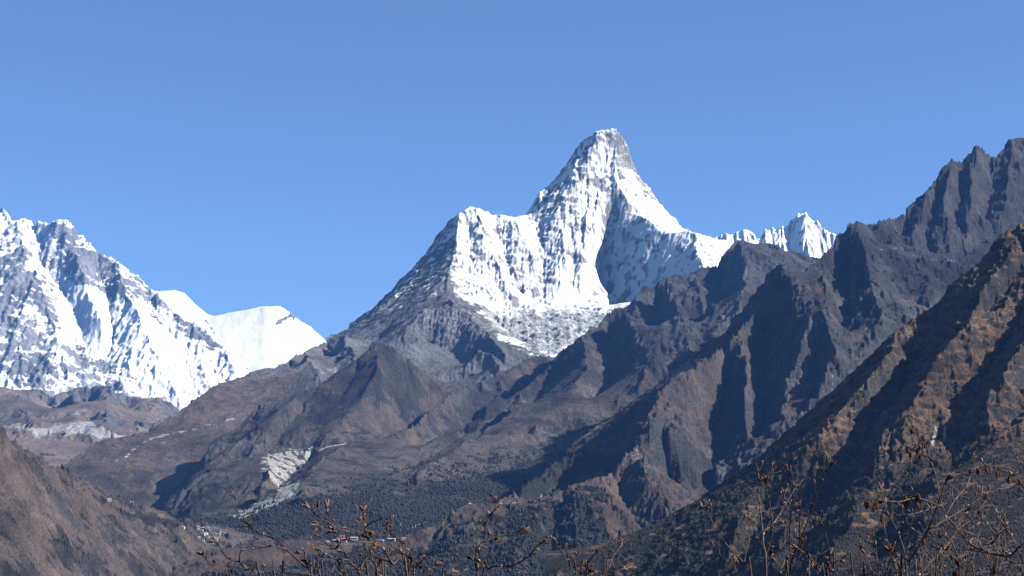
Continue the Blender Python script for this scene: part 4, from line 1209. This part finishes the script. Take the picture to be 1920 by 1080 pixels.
def leaf_mesh(base, d, length, width, rnd_):
    """curled dry leaf, a folded strip with thickness"""
    d = d.normalized(); a = d.orthogonal().normalized(); a.rotate(Matrix.Rotation(rnd_.uniform(0, 6.28), 3, d)); nrm = d.cross(a)
    V = []; Fc = []
    N = 6
    for i in range(N):
        t = i / (N - 1)
        w = width * math.sin(math.pi * (.08 + .86 * t)) * .5
        c = base + d * (length * t) + nrm * (length * .35 * t * t)
        for s in (-1, 0, 1):
            V.append(c + a * (w * s) + nrm * (abs(s) * w * .7))
        for s in (1, 0, -1):
            V.append(c + a * (w * s) + nrm * (abs(s) * w * .7 + .0006))
    for i in range(N - 1):
        for s in range(6):
            q = i * 6; s2 = (s + 1) % 6
            Fc.append((q + s, q + s2, q + 6 + s2, q + 6 + s))
    Fc.append((5, 4, 3, 2, 1, 0)); Fc.append(tuple((N - 1) * 6 + s for s in range(6)))
    return V, Fc


def shrub(label, Yb, root_u, branches, tips, cones, leaves, seed, px=1.0, extra=(0, 0, 0, 0)):
    """branches: lists of (u, v) from thick end to tip, at real depth Yb; those that start low are carried down to the root"""
    rn = random.Random(seed)
    branches = list(branches); tips = set(tips)
    for e in range(extra[0]):                # the tangle of shorter shoots low down
        u = rn.uniform(extra[1], extra[2]); v = 1088.0; a = rn.uniform(-.7, .7); top = 1088 - rn.uniform(.35, 1) * extra[3]
        path = [(u, v)]
        while v > top:
            st = rn.uniform(16, 28)
            u += st * math.sin(a); v -= st * math.cos(a); a = max(-1.1, min(1.1, a + rn.uniform(-.32, .32)))
            path.append((u, v))
        if len(path) > 2:
            tips.add(len(branches)); branches.append(path)
            if rn.random() < .6:
                leaves = list(leaves) + [(path[-2][0] + rn.uniform(-5, 5), path[-2][1] + rn.uniform(-4, 4))]
    xr, yr, _ = P(root_u, 1080, Yb)
    root = Vector((float(xr), float(yr), float(near_h(np.array(float(xr)), np.array(float(yr)))) - .03))
    t = thing('bare_shrub', label, 'shrub', root, 0, 'bare shrubs in the foreground')
    placed = []           # (u, v, Y, branch object)
    unit = Yb / FP
    for bi, br in enumerate(branches):
        par = None
        u0, v0 = br[0]
        best = min(placed, key=lambda q: (q[0] - u0) ** 2 + (q[1] - v0) ** 2) if placed else None
        if best and v0 < 1066 and (best[0] - u0) ** 2 + (best[1] - v0) ** 2 < 26 ** 2:
            Y = best[2]; br = [(best[0], best[1])] + list(br[1:]); par = best
            r0 = 1.4 * px
        else:
            Y = Yb + rn.uniform(-.35, .35); r0 = (1.95 if len(br) > 5 and br[0][1] != 1088.0 else 1.35) * px
        drift = rn.uniform(-.3, .3)
        pts = []; n = len(br)
        lens = [0]
        for a, b in zip(br[:-1], br[1:]):
            lens.append(lens[-1] + math.hypot(a[0] - b[0], a[1] - b[1]))
        for k, (u, v) in enumerate(br):
            f = lens[k] / max(lens[-1], 1)
            Yk = Y + drift * f * min(1, lens[-1] / 150)
            x, y, z = P(u, v, Yk)
            pts.append(Vector((float(x), float(y), float(z))))
            placed.append((u, v, Yk, bi))
            if k + 1 < n:
                u2, v2 = br[k + 1]
                for g in (.33, .66):
                    placed.append((u + (u2 - u) * g, v + (v2 - v) * g, Yk, bi))
        rad = [unit * (r0 + (0.62 * px - r0) * (lens[k] / max(lens[-1], 1))) for k in range(n)]
        if par is None:
            q = pts[0]
            lo = [root + (q - root) * .0 + Vector((rn.uniform(-.03, .03), rn.uniform(-.03, .03), -.05)), root + Vector(((q.x - root.x) * .35, (q.y - root.y) * .35, (q.z - root.z) * .4)),
                  root + Vector(((q.x - root.x) * .75, (q.y - root.y) * .75, (q.z - root.z) * .75))]
            pts = lo + pts
            rad = [unit * 3.4 * px, unit * 2.3 * px, unit * 1.6 * px] + rad
        V, Fc = tube([p - root for p in pts], rad)
        ob = mesh_py('branch', V, Fc, BARK, t)
        # short side twigs
        for k in range(max(1, int(lens[-1] / 26))):
            s = rn.uniform(.3, .95) * (len(pts) - 1)
            if par is None:
                s = max(s, 3.1)
            i = min(int(s), len(pts) - 2); c = pts[i].lerp(pts[i + 1], s - i)
            ax = (pts[i + 1] - pts[i]).normalized()
            side = Vector((rn.choice((-1, 1)) * rn.uniform(.5, 1), rn.uniform(-.6, .6), rn.uniform(.1, .7)))
            d = (ax * .7 + side * .6).normalized(); Lt = unit * rn.uniform(10, 34) * px
            m1 = c + d * Lt * .5 + Vector((0, 0, Lt * .06)); m2 = c + d * Lt + ax * Lt * .25
            V, Fc = tube([c - root, m1 - root, m2 - root], [unit * .75 * px, unit * .6 * px, unit * .4 * px], 5)
            tw = mesh_py('twig', V, Fc, BARK, ob)
            if rn.random() < .6:
                V2, F2 = spindle(m2 - root, (m2 - m1) + Vector((rn.uniform(-.3, .3), 0, rn.uniform(-.3, .3))) * Lt, unit * rn.uniform(5, 10) * px, unit * rn.uniform(1.2, 1.9) * px, .08, 6)
                mesh_py('bud', V2, F2, CATK, ob)
        # small buds along the branch
        nb = max(1, int(lens[-1] / 34))
        for k in range(nb):
            s = rn.uniform(.25, .97) * (len(pts) - 1)
            if par is None:
                s = max(s, 3.2)
            i = min(int(s), len(pts) - 2); c = pts[i].lerp(pts[i + 1], s - i)
            d = (pts[i + 1] - pts[i]).normalized() * .8 + Vector((rn.uniform(-1, 1), rn.uniform(-.4, .4), rn.uniform(-.2, .8)))
            V, Fc = spindle(c - root, d, unit * rn.uniform(4, 8) * px, unit * rn.uniform(1.1, 1.7) * px, .05, 5)
            mesh_py('bud', V, Fc, BUDM if rn.random() < .35 else BARK, ob)
        if bi in tips:
            d0 = (pts[-1] - pts[-2]).normalized()
            for k in range(rn.choice((2, 3, 3, 4))):
                d = d0 + Vector((rn.uniform(-.75, .75), rn.uniform(-.4, .4), rn.uniform(-.35, .35)))
                V, Fc = spindle(pts[-1] - d0 * unit * rn.uniform(0, 5) - root, d, unit * rn.uniform(9, 16) * px, unit * rn.uniform(1.5, 2.0) * px, .1)
                mesh_py('catkin', V, Fc, CATK, ob)
        ob['u_'] = 0
        del ob['u_']
        placed_ob.setdefault(id(t), []).append(ob)
    obs = placed_ob[id(t)]

    def attach(u, v):
        b = min(placed, key=lambda q: (q[0] - u) ** 2 + (q[1] - v) ** 2)
        x, y, z = P(u, v, b[2])
        x2, y2, z2 = P(b[0], b[1], b[2])
        return Vector((float(x), float(y), float(z))), Vector((float(x2), float(y2), float(z2))), obs[b[3]]
    for (u, v) in cones:
        c, q, ob = attach(u, v)
        if (c - q).length > unit * 7:
            c = q + (c - q).normalized() * unit * 7
        top = c + Vector((0, 0, unit * 1.0))
        for k in range(rn.choice((1, 1, 2))):
            tp = top + Vector((rn.uniform(-5, 5) * unit, rn.uniform(-.01, .01), rn.uniform(-3, 3) * unit)) * (1 if k else 0)
            V, Fc = spindle(tp - root, Vector((rn.uniform(-.4, .4), rn.uniform(-.3, .3), -1)), unit * rn.uniform(9, 14) * px, unit * rn.uniform(2.4, 3.5) * px, .16)
            co = mesh_py('cone', V, Fc, CONEM, ob, False)
        V, Fc = tube([q - root, (q + top) / 2 + Vector((0, 0, unit * 2)) - root, top - root], [unit * .7, unit * .55, unit * .5], 5)
        mesh_py('stalk', V, Fc, BARK, ob)
    for (u, v) in leaves:
        c, q, ob = attach(u, v)
        if (c - q).length > unit * 9:
            c = q + (c - q).normalized() * unit * 9
        for k in range(rn.choice((1, 2))):
            V, Fc = leaf_mesh(c - root, Vector((rn.uniform(-1, 1), rn.uniform(-.5, .5), rn.uniform(-1, .6))), unit * rn.uniform(7, 12) * px, unit * rn.uniform(4.5, 7) * px, rn)
            mesh_py('leaf', V, Fc, LEAFM, ob)
        V, Fc = tube([q - root, (q + c) / 2 + Vector((0, 0, unit)) - root, c - root], [unit * .7, unit * .55, unit * .45], 5)
        mesh_py('stalk', V, Fc, BARK, ob)
    return t


placed_ob = {}


def zb(off, sc, *pts):
    return [(off[0] + a / sc, off[1] + b / sc) for a, b in pts]


shrub('bare shrub with a long arching twig, leftmost of the foreground shrubs', 4.6, 520, [
    [(584, 1080), (575, 1065), (557, 1049), (537, 1030), (519, 1012), (498, 1004), (482, 998), (470, 987), (457, 975), (445, 960), (441, 951), (443, 942), (441, 934), (438, 928)],
    [(537, 1030), (512, 1023), (502, 1022), (484, 1013), (475, 1006)], [(512, 1023), (491, 1027), (471, 1030)],
    [(575, 1065), (573, 1049), (571, 1036), (562, 1022), (559, 1011)], [(573, 1043), (575, 1027), (580, 1019), (579, 1003)],
    [(487, 1080), (473, 1072), (459, 1063), (449, 1054), (434, 1050), (422, 1042), (413, 1027), (408, 1017), (402, 1016)], [(449, 1054), (450, 1036), (456, 1031)],
    [(426, 1080), (408, 1070), (395, 1059), (385, 1047), (379, 1039)], [(530, 1080), (530, 1063), (534, 1049)], [(470, 987), (474, 981)], [(600, 1080), (585, 1078), (552, 1077), (530, 1072)], [(515, 1080), (505, 1076), (497, 1073)]],
    (0, 5, 7), [], [(456, 1064), (466, 1066), (440, 1071), (398, 1052), (391, 1053), (531, 1044), (388, 1048)], 1)

A_, B_ = (360, 900), (680, 900)
k = 5.647
shrub('tangled leafy-budded shrub in front of the monastery', 4.3, 730, [
    [(718, 1080), (707, 1063), (691, 1036), (680, 1016), (674, 1003), (671, 985), (670, 953)],
    [(767, 1079), (763, 1072), (756, 1047), (749, 1026), (742, 1006), (735, 992), (728, 981)],
    [(767, 1072), (779, 1065), (793, 1050), (811, 1032)],
    [(763, 1079), (737, 1058), (728, 1042), (717, 1029), (699, 1017), (688, 1008), (657, 998), (636, 992), (622, 985), (611, 974), (597, 955), (594, 950)],
    [(622, 985), (604, 974), (588, 962), (579, 951)], [(611, 974), (613, 962), (612, 948)],
    [(700, 1019), (675, 1016), (652, 1011), (636, 1001), (622, 992)], [(633, 999), (613, 996), (596, 984)],
    [(690, 1082), (675, 1070), (661, 1059), (652, 1050), (629, 1047), (608, 1038), (588, 1022)], [(661, 1057), (647, 1038), (622, 1027), (595, 1004)], [(652, 1045), (645, 1033), (638, 1020)],
    [(737, 1058), (733, 1054), (708, 1047), (690, 1040)], [(688, 1008), (685, 995), (686, 987), (698, 980), (714, 973)], [(686, 1024), (684, 989), (680, 971), (681, 955)],
    [(749, 1036), (740, 1028), (733, 1022)], [(756, 1040), (758, 1026), (769, 1036), (779, 1031)], [(776, 1080), (775, 1062), (774, 1046)], [(722, 1080), (722, 1060), (725, 1045)], [(779, 1065), (785, 1052), (783, 1042)],
    [(707, 1070), (690, 1068), (665, 1066), (640, 1064)], [(650, 1082), (634, 1070), (625, 1058), (612, 1055)], [(640, 1082), (622, 1074), (610, 1062)], [(728, 1042), (728, 1022), (736, 1012)]],
    (0, 3, 4, 5, 6, 7, 9, 10, 13), [(684, 970), (694, 997), (650, 1005), (726, 985), (757, 1012)],
    zb(A_, k, (1790, 930), (1560, 680), (1585, 975), (1845, 865), (1300, 730), (1480, 540)) + zb(B_, k, (230, 400), (250, 485), (270, 570), (475, 635), (80, 550), (25, 400), (90, 700), (530, 830), (440, 800), (600, 930), (680, 930), (630, 800), (350, 970), (120, 660)), 2, 1.0, (3, 600, 800, 60))

shrub('slender forked shrub with a single leaf at its top, mid-foreground', 4.8, 900, [
    [(895, 1080), (894, 1056), (893, 1039), (898, 1026), (906, 1011), (912, 984), (918, 966), (920, 937)], [(918, 967), (926, 958), (937, 947)], [(905, 1014), (919, 1012), (934, 1005), (951, 1002), (964, 996), (981, 994)],
    [(905, 1079), (915, 1067), (928, 1062), (952, 1062), (971, 1056), (990, 1044), (1003, 1027), (1014, 1018)], [(948, 1064), (958, 1076)], [(894, 1050), (885, 1049)], [(894, 1056), (905, 1050)], [(971, 1056), (969, 1068), (972, 1076)], [(830, 1080), (838, 1075), (848, 1072)], [(857, 1080), (866, 1076)]],
    (2, 3, 8), [], [(923, 932), (926, 1012), (893, 1026), (886, 1049), (897, 1050), (1012, 1031), (938, 1064), (906, 1058), (835, 1070), (914, 996)], 3)

shrub('small low shrub with forked catkin tips between two larger shrubs', 5.0, 1110, [
    [(1080, 1080), (1062, 1050), (1053, 1033), (1042, 1013)], [(1088, 1079), (1097, 1063), (1106, 1049), (1117, 1036)], [(1101, 1080), (1090, 1065), (1087, 1049), (1082, 1040)], [(1133, 1079), (1142, 1065), (1150, 1042), (1160, 1027)], [(1136, 1079), (1156, 1070), (1173, 1066)],
    [(1068, 1060), (1064, 1038), (1058, 1020)], [(1100, 1078), (1106, 1072)]],
    (0, 1, 2, 3, 4, 6), [], [(1060, 1025), (1084, 1058)], 4)

Z5 = (1280, 850)
shrub('upright shrub with many forked catkin tips, left of the largest one', 4.2, 1470, [
    [(1437, 1080), (1436, 1042), (1431, 1016), (1430, 997), (1427, 969), (1423, 931), (1424, 905), (1422, 888), (1418, 867)], [(1409, 1080), (1395, 1057), (1365, 1025), (1344, 997), (1333, 973), (1325, 959), (1316, 948)],
    [(1381, 1080), (1365, 1059), (1350, 1039), (1335, 1018)], [(1437, 1042), (1448, 999), (1447, 969), (1442, 939), (1436, 914), (1435, 901)], [(1432, 999), (1450, 982), (1465, 959), (1484, 927), (1493, 910)],
    [(1473, 1080), (1484, 1054), (1501, 1012), (1514, 978), (1525, 950), (1538, 907), (1548, 888), (1557, 871)], [(1482, 1052), (1480, 1010), (1484, 956), (1487, 925), (1485, 893), (1482, 882)],
    [(1553, 1080), (1535, 1061), (1514, 1042), (1493, 1027), (1482, 997)], [(1563, 1080), (1556, 1037), (1550, 1010), (1540, 980), (1527, 959)], [(1397, 1054), (1403, 1012), (1407, 990), (1402, 969)], [(1501, 1007), (1499, 978), (1499, 948)],
    [(1489, 1033), (1461, 1031), (1448, 1025)], [(1599, 1076), (1578, 1048), (1559, 1039)], [(1470, 950), (1473, 946), (1470, 925)], [(1423, 940), (1421, 928)], [(1424, 900), (1432, 901), (1437, 900)], [(1517, 1080), (1520, 1066), (1526, 1058)], [(1540, 985), (1531, 975), (1524, 972)], [(1480, 1000), (1478, 984), (1472, 980)], [(1500, 1010), (1492, 1000), (1486, 994)]],
    (1, 2, 3, 4, 5, 6, 9, 10, 11, 13, 15, 16, 18), [(1555, 1058), (1548, 1052), (1447, 1032)], [(1329, 954), (1545, 1046)], 5, 1.0, (3, 1330, 1570, 80))

Z6 = (1580, 780)
shrub('largest foreground shrub, hung with dark red-brown cones, at the right', 4.0, 1790, [
    [(1930, 1056), (1894, 1043), (1858, 1038), (1822, 1022), (1794, 991), (1774, 966), (1763, 936), (1754, 891), (1744, 858), (1736, 836), (1722, 819), (1708, 794), (1705, 778)],
    [(1755, 1080), (1774, 1044), (1791, 999), (1797, 974), (1811, 958)], [(1858, 1038), (1816, 1031), (1774, 1030), (1749, 1027)], [(1690, 1080), (1705, 1052), (1741, 991), (1758, 947), (1769, 913), (1774, 899)],
    [(1700, 1080), (1699, 1047), (1683, 997), (1663, 958), (1654, 924), (1652, 913)], [(1763, 952), (1719, 962), (1683, 966)], [(1752, 941), (1719, 934), (1686, 941), (1655, 938), (1633, 938)],
    [(1744, 986), (1774, 974), (1811, 952), (1833, 936), (1841, 924)], [(1777, 963), (1788, 941), (1811, 913), (1822, 888), (1836, 874), (1858, 874), (1886, 883), (1913, 894), (1935, 898)],
    [(1925, 1045), (1899, 1011), (1880, 980), (1863, 949), (1852, 936)], [(1812, 1082), (1816, 1074), (1827, 1036), (1838, 991), (1841, 974)], [(1764, 1066), (1758, 1060), (1741, 1038), (1730, 1019)], [(1622, 1085), (1620, 1080), (1613, 1049), (1613, 1027)],
    [(1638, 1085), (1637, 1080), (1627, 1049), (1622, 1036)], [(1648, 1085), (1648, 1080), (1644, 1047), (1642, 1022)], [(1690, 1082), (1681, 1069), (1666, 1030)], [(1744, 861), (1725, 852), (1711, 843), (1697, 836)], [(1802, 991), (1844, 1011), (1897, 1041)],
    [(1862, 1085), (1863, 1080), (1869, 1047), (1861, 1019)], [(1602, 1085), (1599, 1072), (1580, 1052)], [(1935, 940), (1920, 924), (1908, 908), (1897, 891)], [(1935, 880), (1920, 872), (1902, 858)], [(1935, 850), (1920, 847), (1908, 833)], [(1850, 876), (1836, 860), (1824, 853)], [(1788, 941), (1785, 920), (1786, 910)],
    [(1861, 1019), (1875, 1000), (1890, 990)], [(1683, 997), (1683, 980)], [(1774, 1030), (1790, 1010), (1800, 1000), (1830, 985)], [(1880, 1050), (1900, 1060), (1920, 1075)], [(1860, 1000), (1852, 985), (1850, 970)], [(1730, 1080), (1725, 1060), (1732, 1040)]],
    (1, 3, 4, 7, 9, 10, 11, 12, 13, 14, 15, 18, 19, 20, 27),
    zb(Z6, 3.6, (450, 85), (470, 95), (520, 205), (510, 220), (430, 215), (455, 245), (515, 265), (590, 295), (425, 550), (435, 565), (490, 535), (495, 590), (140, 585), (170, 585), (110, 590), (230, 590), (220, 605), (320, 660), (190, 705), (260, 670), (970, 355), (1040, 375), (1065, 385), (1100, 435), (1190, 435), (840, 335), (910, 355), (660, 915), (640, 800), (740, 945), (765, 965), (680, 870), (725, 1050)),
    zb(Z6, 3.6, (840, 505), (700, 785), (610, 620), (1150, 440), (1010, 370), (250, 560), (340, 650), (470, 540)), 6, 1.0, (9, 1600, 1925, 150))

# ---- the air between
def haze_box(x0, x1, y0, y1, z0, z1, density, color):
    co = [(x, y, z) for z in (z0, z1) for y in (y0, y1) for x in (x0, x1)]
    f = [(0, 2, 3, 1), (4, 5, 7, 6), (0, 1, 5, 4), (2, 6, 7, 3), (0, 4, 6, 2), (1, 3, 7, 5)]
    m = bpy.data.materials.new('thin_blue_air')
    m.use_nodes = True
    nt = m.node_tree
    nt.nodes.clear()
    out = nt.nodes.new('ShaderNodeOutputMaterial')
    v = nt.nodes.new('ShaderNodeVolumePrincipled')
    v.inputs['Color'].default_value = (*color, 1)
    v.inputs['Density'].default_value = density
    v.inputs['Anisotropy'].default_value = 0.0
    nt.links.new(v.outputs[0], out.inputs['Volume'])
    o = mesh_np('haze', co, f, m)
    o['kind'] = 'stuff'
    o['label'] = 'thin blue haze lying over the valley and the far peaks'
    return o


haze_box(-15500, 15500, -2000, 41000, -560, 4500, 1.25e-5, (.17, .42, 1.0))
